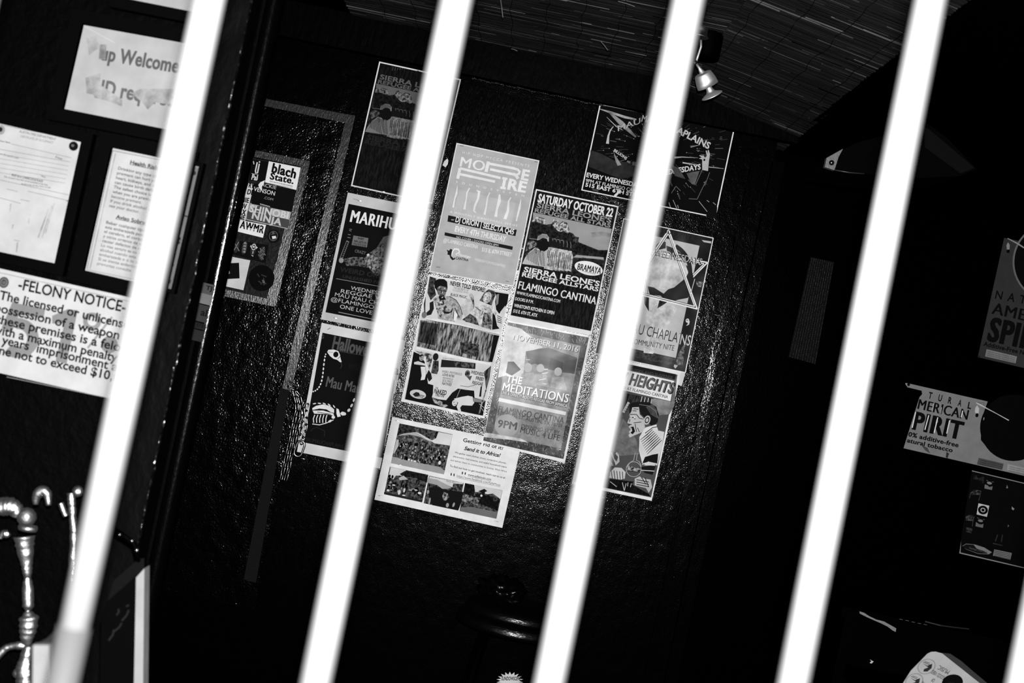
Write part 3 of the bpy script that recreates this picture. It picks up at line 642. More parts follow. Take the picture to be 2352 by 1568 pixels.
s.poly([(370, 880), (430, 850), (490, 900), (380, 910)], .7); s.ovals([(250, 973, 16, 5), (305, 972, 20, 9), (232, 1040, 20, 14), (375, 1065, 18, 34), (435, 1105, 24, 8), (440, 1040, 12, 30), (590, 1035, 24, 6), (637, 1075, 24, 16), (515, 1035, 18, 5)], .82)
s.poly([(180, 1060), (400, 1110), (675, 1170), (670, 1195), (180, 1090)], .12)
landscape([(760, 850), (1205, 945), (1135, 1300), (690, 1205)], [(765, 855), (1200, 945), (1190, 960), (1070, 950), (1060, 1000), (900, 930), (760, 890)], 2, 20)
s.poly([(740, 880), (860, 900), (1050, 1000), (1000, 1020), (930, 1020), (860, 970), (730, 940)], .62); s.text('Guinea delivering clothes, toys and other items', (765, 862), (1140, 940), 12, .1, .01); s.text('Guinea, 2015', (980, 925), (1095, 948), 12, .1, .01)
s.poly([(760, 1000), (900, 1000), (940, 1030), (1200, 1060), (1180, 1180), (1135, 1300), (800, 1230), (750, 1100)], .06)
s.poly([(950, 1060), (1000, 1080), (1018, 1130), (980, 1170), (940, 1170), (930, 1110)], .55, 'photo'); s.ovals([(1075, 1225, 14, 32, 20), (765, 1180, 12, 50), (995, 1230, 20, 30), (745, 1060, 16, 28)], .6)
landscape([(1222, 945), (1703, 1040), (1625, 1405), (1150, 1305)], [(1330, 965), (1700, 1042), (1675, 1150), (1580, 1080), (1510, 1090), (1400, 1060), (1345, 1060)], 3, 4)
s.poly([(1225, 950), (1340, 970), (1350, 1050), (1330, 1110), (1200, 1080)], .08, 'photo'); s.poly([(1390, 1050), (1470, 1020), (1510, 1050), (1480, 1060), (1470, 1120), (1440, 1110), (1435, 1070)], .06)
s.poly([(1350, 1080), (1580, 1120), (1590, 1180), (1660, 1170), (1640, 1300), (1460, 1230), (1380, 1200)], .06, 'photo'); s.poly([(1200, 1090), (1420, 1140), (1380, 1230), (1180, 1180)], .5, 'photo')
s.poly([(1170, 1260), (1300, 1250), (1640, 1320), (1625, 1405), (1150, 1305)], .42, 'ink'); s.oval(1432, 1108, 14, 14, .9)
for tx, a, b_, h, bo in (('Getting rid of it?', (1193, 412), (1712, 520), 46, .02), ('We gather used clothes, shoes, computers, phones,', (1088, 560), (1750, 700), 21, .01), ('electronics, instruments, and useful household items', (1066, 610), (1755, 752), 21, .01),
                        ('and deliver them to communities in Guinea, West Africa', (1033, 658), (1757, 808), 21, .005), ('To find out how to get involved, reach out to us at:', (1025, 735), (1740, 890), 24, .015), ('www.syllamusic.com', (1256, 848), (1556, 912), 26, .015), ('https://www.facebook.com/SyllaMusic', (1114, 865), (1676, 985), 27, .015)): s.text(tx, a, b_, h, .12, bo)
s.text('Send it to Africa!', (1208, 518), (1665, 612), 46, .06, .03, shear=.22)
s.lines([((1256, 858), (1554, 922)), ((1114, 875), (1676, 995))], 3, .15)
s.lines([((1045, 818), (1042, 850)), ((1082, 825), (1079, 858)), ((1190, 800), (1186, 832)), ((1226, 808), (1222, 838))], 14, .12); s.lines([((1170, 1400), (1190, 1402))], 4, .2)
for x, y in ((912, 966), (873.5, 1138.5), (1140, 1197), (918, 1067)): s.staple(x, y, 8)
s.done()
# 9 wide dark poster, upper right
q = [(1377.4, 239), (1686.3, 301.3), (1644, 500), (1335, 437)]
s = Sheet('poster', q, PD, .9, 'wide black poster with starburst streaks and raised hand, behind the fourth bar', 'poster', 'posters on the black wall')
s.inner((2.6, .8, 2.6, 2.4), .01)
s.view(1320, 220, 5.2275)
s.poly([(1712, 1335), (1640, 1290), (1575, 1445), (1700, 1475)], .02)
g = random.Random(21)
cx, cy = 1000, 640; segs = []
for i in range(210):
    a = g.uniform(0, 6.283); r = g.uniform(300, 820); L_ = g.uniform(10, 110); x, y = cx + r * math.cos(a), cy + r * .72 * math.sin(a)
    u0 = x - .21 * (1135 - y)
    if 210 + (1135 - y) * .2 < x + 60 < 1880 + (425 - y) * .2 and 130 + (x - 300) * .2 < y < 1130 + (x - 80) * .19: segs.append(((x, y), (x + L_ * math.cos(a), y + L_ * .72 * math.sin(a))))
s.lines(segs, 4, .26); s.lines(segs[::5], 9, .3); s.ovals([(a[0], a[1], 4.5, 4.5) for a, b_ in segs[::3]], .75, n=6)
s.line([(300, 158), (420, 195), (600, 255), (740, 285)], [8, 26, 30, 18], .6, 'cloud'); s.line([(420, 200), (560, 330), (735, 495)], [20, 60, 20], .5, 'cloud'); s.line([(385, 255), (500, 370)], [4, 10], .7); s.line([(500, 370), (570, 405)], 6, .7)
s.poly([(190, 650), (330, 700), (480, 780), (640, 800), (760, 780), (720, 960), (560, 1000), (400, 940), (170, 850)], .16, 'cloud')
s.line([(465, 365), (425, 420), (405, 480), (393, 575)], [6, 16, 22, 36], .72)
s.poly([(458, 645), (480, 700), (560, 828), (515, 840), (490, 780)], .55, 'cloud')
s.text('MAU', (520, 425), (790, 330), 66, .68, .035, up=(-.05, -1)); s.text('MAU CH', (800, 310), (1130, 345), 80, .7, .035)
s.text('APLAINS', (1215, 440), (1606, 640), 78, .74, .035, up=(.42, -.9))
s.text('BILLIONS', (466, 664), (618, 768), 32, .75, .03, up=(.5, -.86)); s.text('AND', (624, 795), (665, 812), 22, .6, .02); s.text('BILLIONS', (690, 830), (880, 870), 40, .4, .02)
s.text('EVERY WEDNESDAY', (138, 972), (790, 1105), 52, .86, .035); s.text('9PM AT FLAMINGO CANTINA', (130, 1034), (860, 1187), 40, .84, .03); s.text('515 EAST 6TH STREET', (124, 1086), (860, 1240), 44, .86, .035)
s.text('WEDNESDAYS', (1000, 965), (1512, 880), 60, .82, .035, up=(-.02, -1))
s.poly([(1535, 700), (1555, 760), (1540, 720), (1500, 712), (1495, 720), (1525, 740), (1490, 752), (1530, 765), (1530, 890), (1600, 903), (1612, 780), (1625, 700), (1608, 650), (1598, 650), (1600, 700), (1585, 655), (1572, 660), (1585, 720), (1565, 745)], .68)
s.oval(1556, 770, 12, 14, .06); s.lines([((1530, 890), (1450, 1070)), ((1620, 920), (1560, 1080)), ((1575, 1020), (1470, 1240)), ((1470, 1240), (1370, 1235)), ((1160, 1170), (1215, 1085)), ((1215, 1085), (1270, 1140))], 6, .42)
s.poly([(1340, 930), (1500, 900), (1440, 1070), (1400, 1050)], .34, 'cloud'); s.poly([(1170, 830), (1250, 870), (1330, 1000), (1200, 960)], .25, 'cloud')
s.line([(1195, 742), (1290, 735), (1480, 745)], [24, 12, 3], .6); s.line([(1295, 803), (1500, 835)], [16, 5], .7); s.line([(1610, 855), (1790, 875)], [8, 3], .75); s.line([(1390, 615), (1500, 590)], [18, 5], .5)
s.line([(545, 1140), (480, 1205)], [22, 30], .86); s.lines([((1180, 1250), (1225, 1350)), ((1130, 1280), (1150, 1340)), ((1235, 1310), (1245, 1350)), ((1490, 1265), (1590, 1390)), ((1585, 1255), (1615, 1275)), ((1660, 1280), (1695, 1310))], 7, .6)
s.poly([(210, 1110), (290, 1130), (280, 1160), (210, 1130)], .3, 'cloud')
s.done()
# 10 star poster
q = [(1432, 501), (1639.4, 546), (1574.7, 856.5), (1366, 812)]
s = Sheet('poster', q, PD, .93, 'pale poster with white double star outline, below the wide black poster', 'poster', 'posters on the black wall', rough=.26, spec=.1)
s.inner(2, .06, 'ink')
s.view(1420, 490, 4.125)
s.poly([(245, 192), (770, 306), (545, 1368), (20, 1255)], .72, 'ink')
s.poly([(20, 1262), (545, 1375), (515, 1440), (10, 1330)], .2, 'photo'); s.poly([(570, 1330), (640, 1210), (610, 1440), (540, 1430)], .4, 'photo')
def star(pts, w1=11, gap=20):
    n = len(pts); C = (sum(p[0] for p in pts) / n, sum(p[1] for p in pts) / n)
    for f, wd, t_ in ((1, 13, .93), (.955, 5, .06), (.92, 9, .93), (.885, 5, .06)):
        r = [(C[0] + (x - C[0]) * f, C[1] + (y - C[1]) * f) for x, y in pts]; r += [r[0]]
        for a, b_ in zip(r, r[1:]): s.line([a, b_], wd, t_)
star([(300, 1015), (845, 465), (180, 330)])
s.poly([(330, 400), (480, 400), (560, 430), (640, 500), (664, 560), (640, 615), (530, 700), (480, 730), (300, 690), (220, 560)], .76, 'cloud'); s.poly([(310, 700), (560, 900), (330, 1330), (240, 1320), (260, 1000)], .76, 'cloud')
s.poly([(275, 688), (340, 702), (430, 760), (470, 720), (530, 700), (640, 610), (664, 560), (640, 490), (690, 510), (712, 600), (680, 770), (660, 800), (580, 815), (480, 840), (400, 780), (300, 770)], .05)
s.oval(420, 560, 280, 300, .05, 12, hole=.86, a0=-75, a1=5)
s.poly([(360, 300), (400, 262), (450, 270), (450, 330), (380, 345), (345, 345)], .08); s.poly([(455, 305), (500, 320), (560, 350), (650, 420), (560, 420), (500, 400), (460, 350)], .2, 'photo')
s.poly([(370, 900), (390, 820), (450, 780), (480, 830), (420, 870)], .14, 'photo'); s.poly([(240, 760), (290, 770), (290, 930), (250, 860)], .06)
star([(478, 155), (748, 905), (90, 740)])
s.text('BLACK WEDNESDAYS', (110, 350), (782, 495), 62, .05, .02); s.text('BLACK WEDNESDAYS', (114, 346), (786, 491), 62, .75, -.005)
s.text('MAU MAU CHAPLAINS', (-120, 1075), (672, 1250), 96, .12, -.003); s.text('INS', (560, 1235), (675, 1252), 96, .75, .008)
s.text('COMMUNITY NITE', (110, 1230), (525, 1300), 50, .12, .0)
s.text('1001 NITE', (400, 180), (720, 255), 40, .14, .0)
s.poly([(735, 640), (800, 650), (790, 700), (745, 690)], .5, 'photo'); s.oval(655, 1015, 17, 20, .8); s.line([(668, 1020), (664, 1050), (645, 1062)], [20, 14, 4], .8); s.oval(652, 1012, 5, 6, .05)
s.poly([(790, 252), (882, 265), (880, 285), (810, 272)], .72); s.line([(725, 620), (680, 780)], 6, .8)
s.poly([(530, 1430), (565, 1440), (540, 1470), (525, 1450)], .7)
s.done()
# 11 comic-style poster, with a scrap of paper behind it
V, Fc = slab([P(x, y, PD + .0015) for x, y in ((1560, 852), (1574, 857), (1566, 886), (1552, 882))], .001)
tag(obj('paper_scrap', V, Fc, tone(.8, WALL)), 'small torn scrap of white paper at the comic poster upper right corner', 'paper')
q = [(1378, 816), (1564, 854), (1496.6, 1149.8), (1313, 1111)]
s = Sheet('poster', q, PD - .001, .9, 'comic-drawn poster of a shouting man with a flask, below the star poster', 'poster', 'posters on the black wall')
s.view(1360, 830, 4.6125)
s.poly([(100, -30), (905, 140), (625, 1440), (-190, 1270)], .3, 'ink')
s.poly([(110, -30), (890, 135), (875, 190), (100, 20)], .1); s.text('TALES OF MYSTERY AND SUSPENSE', (160, 50), (850, 185), 28, .3, .02)
s.poly([(95, 30), (870, 205), (830, 420), (60, 240)], .88, 'ink')
s.poly([(840, 430), (870, 210), (900, 160), (870, 470), (820, 560), (640, 520), (650, 400)], .45, 'cloud'); s.poly([(660, 390), (830, 425), (800, 560), (700, 570), (560, 440)], .5, 'cloud')
s.text('NEW HEIGHTS', (85, 175), (848, 345), 118, .04, .075, shear=.12); s.text('NEW HEIGHTS', (88, 172), (842, 338), 108, .38, .035, shear=.12)
s.text('LIVE AND UNDEAD AT FLAMINGO CANTINA', (20, 228), (800, 392), 32, .08, .025)
s.poly([(330, 330), (640, 390), (600, 560), (400, 560), (380, 480), (300, 600), (240, 700)], .2, 'streak')
s.lines([((530 + 34 * i, 370 + 8 * i), (505 + 36 * i, 470 + 8 * i)) for i in range(4)], 9, .7)
s.poly([(250, 680), (330, 600), (400, 700), (480, 860), (500, 980), (300, 1000), (230, 950)], .42, 'cloud')
s.poly([(395, 470), (420, 435), (480, 425), (600, 430), (680, 480), (706, 560), (695, 640), (640, 700), (560, 600), (520, 560), (500, 480), (440, 480), (405, 540)], .08)
s.poly([(570, 480), (640, 450), (690, 520), (690, 600), (620, 560)], .3, 'cloud'); s.line([(500, 455), (600, 470), (670, 520), (700, 600)], 5, .5)
s.poly([(425, 485), (495, 482), (505, 560), (545, 600), (560, 690), (540, 745), (440, 785), (400, 805), (385, 780), (400, 760), (388, 745), (410, 720), (385, 690), (410, 668), (375, 655), (375, 640), (400, 590), (395, 560), (415, 530)], .72)
s.lines([((400, 560), (470, 560)), ((410, 590), (460, 610)), ((470, 560), (500, 600)), ((400, 610), (395, 640)), ((440, 650), (520, 640)), ((455, 660), (470, 745)), ((480, 700), (500, 745)), ((430, 520), (470, 525)), ((380, 660), (420, 668)), ((405, 700), (430, 700)), ((500, 600), (540, 610)), ((440, 500), (490, 505))], 7, .05)
s.poly([(415, 690), (440, 690), (455, 740), (430, 770), (405, 755), (425, 735)], .06); s.oval(435, 590, 20, 15, .8); s.oval(432, 592, 8, 8, .04)
s.oval(582, 620, 34, 50, .72, 20); s.oval(582, 620, 22, 34, .1, 20, hole=.65)
s.poly([(560, 700), (680, 665), (700, 730), (765, 745), (740, 900), (690, 1100), (560, 1100), (530, 1080), (500, 950), (500, 800)], .82)
for i in range(8): s.line([(510 + 10 * i, 830 + 22 * i), (580 + 12 * i, 775 + 18 * i), (640 + 14 * i, 720 + 16 * i)], [4, 10, 6], .05)
s.poly([(530, 1080), (560, 1010), (640, 985), (700, 975), (690, 1080), (600, 1060)], .06); s.poly([(500, 1120), (680, 1090), (640, 1200), (560, 1180)], .07); s.lines([((530, 1090), (670, 1100)), ((520, 1150), (660, 1160)), ((600, 1060), (540, 1095))], 8, .8)
s.line([(505, 800), (500, 940), (535, 1075)], [4, 10, 8], .85); s.line([(560, 760), (640, 700), (690, 690)], 8, .1)
s.line([(455, 970), (440, 1045), (400, 1070), (368, 1120)], 6, .66); s.line([(478, 975), (468, 1045), (500, 1060), (522, 1110)], 6, .66); s.oval(440, 1140, 82, 82, .68, 0, hole=.93); s.poly([(385, 1100), (430, 1115), (515, 1135), (505, 1170), (370, 1150)], .6, 'photo'); s.line([(375, 1158), (510, 1172)], 5, .05)
s.line([(330, 620), (290, 720), (250, 830), (225, 950)], 12, .5); s.line([(388, 430), (330, 540)], 26, .72); s.lines([((340 + 14 * i, 520 - 22 * i), (365 + 14 * i, 530 - 22 * i)) for i in range(4)], 5, .05)
s.poly([(200, 970), (250, 1100), (290, 1060), (285, 990), (260, 955), (245, 975), (275, 1010), (260, 1060), (235, 1030), (210, 960)], .72)
s.poly([(190, 1170), (240, 1120), (310, 1125), (355, 1170), (345, 1240), (300, 1250), (180, 1230)], .76); s.lines([((200 + 30 * i, 1150 + 4 * i), (215 + 28 * i, 1240 + 3 * i)) for i in range(5)], 7, .05)
s.poly([(160, 1000), (230, 1100), (200, 1140), (150, 1110)], .6, 'photo')
s.poly([(450, 1240), (500, 1215), (560, 1240), (620, 1250), (635, 1330), (600, 1390), (570, 1340), (450, 1310)], .7); s.lines([((470, 1250 + 25 * i), (600, 1275 + 25 * i)) for i in range(3)] + [((520, 1220), (570, 1300)), ((560, 1230), (600, 1330))], 8, .06)
s.poly([(160, 1240), (440, 1270), (420, 1300), (600, 1400), (620, 1430), (-100, 1285), (130, 1240)], .06, 'streak'); s.lines([((190, 1270), (260, 1325)), ((320, 1280), (340, 1370)), ((340, 1370), (360, 1290)), ((380, 1280), (375, 1320)), ((415, 1290), (405, 1330)), ((200, 1175), (180, 1225))], 7, .7)
s.done()
# little white tag near the knife poster and stray staples in the wall
V, Fc = slab([P(970 + x / 4.479, 310 + y / 4.479, WALL - .006) for x, y in ((208, 310), (225, 270), (258, 240), (268, 262), (262, 300), (238, 333))], .001)
tag(obj('torn_tag', V, Fc, tone(.93)), 'tiny torn white tag left of the knife poster', 'paper')
# ------------------------------------------------------------ stickers on the taped door panel
SD = DD - .003
def sticker(pts, paper, label, kind='ink'):
    s = Sheet('sticker', [(480 + x / 4.237, 350 + y / 4.237) for x, y in pts], SD, paper, label, 'sticker', 'stickers on the taped door panel', thick=.0006, kind=kind)
    s.view(480, 350, 4.237); return s
s = sticker([(425, 70), (580, 90), (545, 285), (390, 270)], .02, 'black sticker with white U shape and framed word, top left of the door panel')
s.line([(470, 95), (452, 180), (455, 200), (472, 200), (490, 110)], 13, .8); s.line([(432, 85), (438, 115)], 9, .8); s.oval(492, 92, 8, 7, .8)
s.text('Pal', (412, 262), (466, 272), 50, .78, .05); s.line([(415, 205), (478, 215), (470, 268)], 4, .8); s.done()
s = sticker([(583, 85), (892, 148), (850, 365), (545, 290)], .93, 'white sticker with blocky black two-line lettering, top right of the door panel')
s.text('blach', (607, 190), (838, 252), 88, .03, .075); s.text('State.', (590, 258), (820, 306), 62, .03, .065); s.line([(685, 110), (672, 190)], 5, .35)
s.text('black inspired by the slate movement', (590, 285), (815, 335), 16, .1, .01); s.text('a unique kind of sound dot com', (592, 305), (812, 350), 11, .2, .0); s.done()
s = sticker([(430, 300), (850, 365), (805, 580), (415, 500)], .025, 'black sticker with thin white capitals and dot com, middle of the door panel')
s.text('JACKIE', (490, 325), (652, 358), 34, .75, .0); s.text('VENSON', (432, 372), (638, 420), 40, .85, .008); s.text('.COM', (532, 450), (622, 470), 24, .6, -.005)
s.poly([(500, 290), (545, 270), (530, 310), (515, 335), (520, 375), (490, 350), (480, 315)], .9); s.done()
s = sticker([(380, 300), (440, 310), (500, 290), (480, 330), (425, 350), (405, 500), (345, 660), (265, 620), (310, 480), (370, 400)][:4] if 0 else [(385, 298), (440, 308), (352, 668), (270, 650)], .82, 'peeling white sticker strip covered in black graffiti letters, left edge of the door panel')
for tx, a, b_, h in (('RY', (385, 340), (435, 350), 42), ('DI', (370, 405), (415, 412), 48), ('NIE', (312, 480), (385, 490), 46), ('DV', (305, 545), (360, 552), 52), ('RX', (290, 600), (355, 610), 50), ('NE', (285, 650), (345, 658), 45)): s.text(tx, a, b_, h, .04, .07)
s.poly([(270, 560), (310, 470), (325, 470), (300, 650), (270, 650)], .05, 'photo'); s.done()
s = sticker([(400, 492), (797, 578), (765, 745), (358, 655)], .66, 'grey sticker with blocky pale two-line name, below the thin-lettered black one')
s.poly([(378, 565), (786, 655), (770, 738), (366, 648)], .27); s.poly([(500, 510), (610, 535), (606, 600), (620, 640), (520, 590), (400, 560)], .3)
s.text('SHINOBI', (390, 575), (765, 645), 66, .8, .07); s.text('NINJA', (415, 640), (700, 712), 64, .75, .08); s.lines([((500 + 14 * i, 498 + 4 * i), (507 + 14 * i, 506 + 4 * i)) for i in range(7)], 8, .8); s.done()
s = sticker([(292, 655), (555, 705), (525, 830), (280, 770)], .93, 'white sticker with jagged heavy black letters above the row of masks')
s.text('AWMR', (300, 735), (525, 790), 75, .02, .09); s.line([(375, 735), (450, 752)], 6, .9); s.line([(378, 748), (440, 762)], 4, .9); s.oval(505, 735, 8, 9, .93); s.done()
s = Sheet('sticker', [(480 + x / 4.237, 350 + y / 4.237) for x, y in [(629 + 62 * math.cos(a * math.pi / 12), 815 + 66 * math.sin(a * math.pi / 12)) for a in range(24)]], SD, .03, 'small round black sticker with grey ring, right of the jagged-letter sticker', 'sticker', 'stickers on the taped door panel', thick=.0006)
s.view(480, 350, 4.237); s.oval(627, 812, 44, 50, .3, hole=.82); s.oval(625, 785, 12, 14, .35); s.poly([(612, 815), (650, 810), (655, 835), (618, 842)], .85); s.lines([((600, 800), (650, 790)), ((610, 850), (645, 850))], 6, .3); s.done()
s = sticker([(245, 850), (580, 900), (550, 1080), (225, 990)], .03, 'dark strip sticker with four carved mask drawings')
for x, y in ((270, 910), (345, 925), (432, 940), (515, 980)):
    s.oval(x, y, 26, 68, .16, 12)
s.lines([((255, 890), (295, 960)), ((290, 870), (245, 950)), ((495, 930), (550, 1000)), ((540, 920), (480, 1000)), ((480, 960), (530, 1040))], 7, .5)
s.ovals([(352 - 3 * i, 882 + 28 * i, 10, 10) for i in range(4)], .7); s.ovals([(352 - 3 * i, 882 + 28 * i, 5, 5) for i in range(4)], .05); s.line([(338, 875), (325, 975)], 4, .4); s.line([(368, 880), (352, 980)], 4, .4)
s.oval(436, 920, 22, 32, .75, 12, hole=.7); s.oval(436, 918, 9, 10, .8); s.poly([(400, 910), (412, 900), (410, 930)], .8); s.poly([(475, 925), (460, 912), (458, 940)], .8); s.lines([((430, 960), (426, 985)), ((415, 1000), (432, 1010))], 8, .7); s.poly([(490, 960), (520, 940), (545, 930), (540, 990), (515, 1050), (482, 1010)], .35, 'fine'); s.done()
s = sticker([(225, 1015), (402, 1050), (335, 1340), (160, 1302)], .78, 'pale grey square sticker with crooked black square, bottom left of the door panel')
s.poly([(180, 1078), (292, 1073), (298, 1225), (165, 1232)], .03); s.poly([(190, 1160), (200, 1150), (205, 1175), (190, 1185)], .6); s.done()
s = Sheet('sticker', [(480 + x / 4.237, 350 + y / 4.237) for x, y in [(512 + 125 * math.cos(a * math.pi / 14), 1222 + 128 * math.sin(a * math.pi / 14)) for a in range(28)]], SD, .015, 'large round black sticker with faint dark emblem, bottom right of the door panel', 'sticker', 'stickers on the taped door panel', thick=.0006)
s.view(480, 350, 4.237); s.lines([((470, 1180), (490, 1210)), ((510, 1190), (560, 1210)), ((480, 1250), (540, 1290)), ((530, 1220), (540, 1270)), ((500, 1280), (560, 1275))], 10, .2); s.poly([(515, 1240), (535, 1240), (548, 1270), (525, 1272)], .35); s.done()

# tape labels stuck on the inner jamb
for k, (a, b_, tn, lb) in enumerate((((466, 648), (436 + 30, 672), .33, 'upper grey tape label on the inner black jamb'), ((461, 672), (0, 695), .5, 'lightest grey tape label on the inner jamb, second from top'), ((454, 697), (0, 735), .24, 'tall mottled tape label on the inner jamb, third from top'), ((446, 738), (0, 752), .14, 'dark lettered tape label on the inner jamb, fourth from top'), ((441, 754), (0, 779), .17, 'lowest tape label on the inner black jamb'))):
    x, y = a; hgt = b_[1] - y
    s = Sheet('tape_label', [(x, y), (x + 28, y + 7), (x + 28 - hgt * .21, y + 7 + hgt), (x - hgt * .21, y + hgt)], JD - .008, tn, lb, 'label', 'tape labels on the inner jamb', thick=.003)
    s.view(0, 0, 1)
    if k in (0, 2, 3): s.text(('TJ', '', 'al', '[/]')[k], (x + 6, y + hgt * .7), (x + 20, y + hgt * .7 + 3), hgt * .4, .05, .02)
    s.done()
V, Fc = slab([P(x, y, JD - .006) for x, y in ((541, 381), (553, 384), (550, 410), (536, 402))], .004)
tag(obj('tape_label', V, Fc, tone(.42, JD)), 'small pale tape patch high on the inner jamb', 'label', 'tape labels on the inner jamb')
V, Fc = tube([P(547, 439, JD - .004), P(540, 475, JD - .006), P(534, 500, JD - .004), P(529, 522, JD - .005)], .0028, 8, .4)
tag(obj('cable', V, Fc, BLACKGLOSS), 'short glossy black cable on the jamb, left of the sticker panel', 'cable')

# ------------------------------------------------------------ chain looped through the door edge
ch = empty('chain', P(655, 1000, WALL - .03)); tag(ch, 'long dark steel chain hanging in strands from the door edge', 'chain')
CH = paint('oiled_steel', .35, .28, metal=1, bump=0)
def link_mesh(L, w_, r):
    path = []
    for i in range(9): a = math.pi * i / 8; path.append((w_ * math.cos(a), 0, L + w_ * math.sin(a)))
    for i in range(9): a = math.pi + math.pi * i / 8; path.append((w_ * math.cos(a), 0, -L + w_ * math.sin(a)))
    V, Fc = [], []; n = len(path)
    for k in range(n):
        a, b_ = Vector(path[k - 1]), Vector(path[(k + 1) % n]); d = (b_ - a).normalized(); t_ = Vector((0, 1, 0)); q_ = d.cross(t_)
        for i in range(8): th = math.pi * i / 4; V.append(Vector(path[k]) + (t_ * math.cos(th) + q_ * math.sin(th)) * r)
    for k in range(n):
        for i in range(8): j = (i + 1) % 8; m_ = (k + 1) % n; Fc.append((k * 8 + i, k * 8 + j, m_ * 8 + j, m_ * 8 + i))
    me = bpy.data.meshes.new('link'); me.from_pydata([tuple(v) for v in V], [], Fc); me.materials.append(CH); me.polygons.foreach_set('use_smooth', [True] * len(Fc)); return me
LM = link_mesh(.0085, .0055, .0021); BIG = link_mesh(.014, .013, .0038)
zc = lambda x, y, d=0: P(580 + x / 4.611, 800 + y / 4.611, WALL - .02 - d)
for strand, dd in (([(350, 395), (400, 410), (440, 450), (470, 620), (450, 730), (420, 870), (400, 980), (372, 1090), (345, 1210), (322, 1300), (300, 1400)], 0),
                   ([(430, 430), (500, 520), (515, 700), (490, 790), (472, 860), (447, 970), (428, 1060), (402, 1170), (383, 1270), (362, 1350), (345, 1410)], .012),
                   ([(590, 555), (540, 600), (535, 740), (512, 850), (502, 950), (492, 1000)], .02), ([(600, 560), (572, 640), (572, 740), (560, 860), (535, 950), (515, 1010)], .006)):
    pts = smooth_path([tuple(zc(x, y, dd)) for x, y in strand], 12); acc = 0; k = 0; prev = Vector(pts[0])
    for p in pts[1:]:
        p = Vector(p); acc += (p - prev).length
        if acc > .0205:
            acc = 0; k += 1; d = (p - prev).normalized()
            z_ = d; x_ = Vector((0, 1, 0)).cross(z_).normalized(); y_ = z_.cross(x_)
            M_ = Matrix((x_, y_, z_)).transposed().to_4x4() @ Matrix.Rotation((math.pi / 2 if k % 2 else 0) + .5, 4, 'Z')
            o = bpy.data.objects.new('link', LM); COL.objects.link(o); o.parent = ch; o.matrix_world = Matrix.Translation(p) @ M_
        prev = p
o = bpy.data.objects.new('link', BIG); COL.objects.link(o); o.parent = ch; o.matrix_world = Matrix.Translation(zc(497, 1060, .03)) @ Matrix.Rotation(math.radians(8), 4, 'Y')

# ------------------------------------------------------------ framed notices on the left board
def framed(s, w_=30, t_=.004, inn=0):
    """black frame bars round the sheet"""
    q = [Vector(p) for p in s.quad]; D = s.D - .012
    e = (q[1] - q[0]).normalized(); g = (q[3] - q[0]).normalized()
    o_ = [q[0] - e * w_ - g * w_, q[1] + e * w_ - g * w_, q[2] + e * w_ + g * w_, q[3] - e * w_ + g * w_]
    m = paint('black_frame', .0003, .6, .02, 60, .1, .002)
    for i in range(4):
        j = (i + 1) % 4
        obj('frame_bar', *slab([P(*o_[i], D), P(*o_[j], D), P(*q[j], D), P(*q[i], D)], .022), m, s.root)
s = Sheet('framed_notice', [(276, -60), (446, -25), (446, 27.5), (276, -6)], LB, .83, 'grey-white notice cut off by the top of the picture, above the welcome sheet', 'notice', 'framed notices on the left board', kind='ink'); framed(s, 26); s.done()
s = Sheet('framed_notice', [(188, 54), (432, 98), (388, 298), (143, 249)], LB, .87, 'white water-stained sheet reading welcome in a black frame, behind the leftmost bar', 'notice', 'framed notices on the left board')
framed(s); s.view(0, 0, 3.92)
s.text('up Welcome', (905, 535), (1600, 655), 125, .45, .05, up=(.19, -.98))
s.poly([(780, 340), (860, 320), (900, 430), (860, 450), (800, 500)], .8, 'cloud'); s.poly([(900, 400), (960, 400), (950, 540), (890, 530)], .7, 'cloud')
s.text('ID required', (900, 850), (1560, 960), 130, .5, .045, up=(.19, -.98))
s.poly([(770, 700), (910, 660), (880, 860), (780, 840)], .78, 'cloud'); s.poly([(1180, 840), (1260, 800), (1570, 800), (1520, 940), (1400, 920), (1330, 985), (1280, 920), (1220, 870)], .76, 'cloud'); s.poly([(820, 780), (900, 760), (1100, 900), (1100, 960), (1030, 930), (940, 900), (850, 880)], .76, 'cloud')
s.line([(750, 230), (1040, 390)], 5, .97); s.line([(1660, 400), (1510, 1160)], 8, .55); s.done()
s = Sheet('framed_notice', [(-60, 269), (186, 325), (125, 604.6), (-120, 553)], LB, .97, 'white permit form with ruled lines and round seals, cut by the left picture edge', 'notice', 'framed notices on the left board')
framed(s, 24); s.view(0, 250, 3.92)
s.oval(10, 190, 35, 42, .75, 12); s.oval(5, 185, 18, 22, .2, 12); s.oval(662, 335, 42, 42, .05); s.oval(655, 330, 14, 12, .5); s.poly([(640, 360), (690, 365), (655, 378)], .1)
s.text('AUSTIN FIRE DEPARTMENT', (172, 212), (503, 285), 22, .3, .015); s.text('CERTIFICATE OF OCCUPANCY', (185, 255), (478, 315), 20, .5, .0)
s.line([(0, 142), (728, 288)], 3, .5)
for i in range(7): s.line([(-20 if i else 100, 318 + 42 * i if i else 315), (640 - 9 * i, 440 + 38 * i)], 2.6, .35 if i < 2 else .5)
for tx, a, b_ in (('Business Name', (-30, 288), (92, 312)), ('Maximum Occupant Load', (-60, 398), (165, 450)), ('Date', (500, 440), (560, 458)), ('Inspector', (370, 608), (412, 622))): s.text(tx, a, b_, 16, .3, .01)
s.text('POST IN A CONSPICUOUS PLACE', (105, 605), (385, 662), 20, .12, .02); s.text('This occupant load shall not be exceeded at any time', (35, 615), (430, 692), 14, .25, .01); s.text('Authority of the Fire Code', (190, 680), (455, 715), 12, .3, .01)
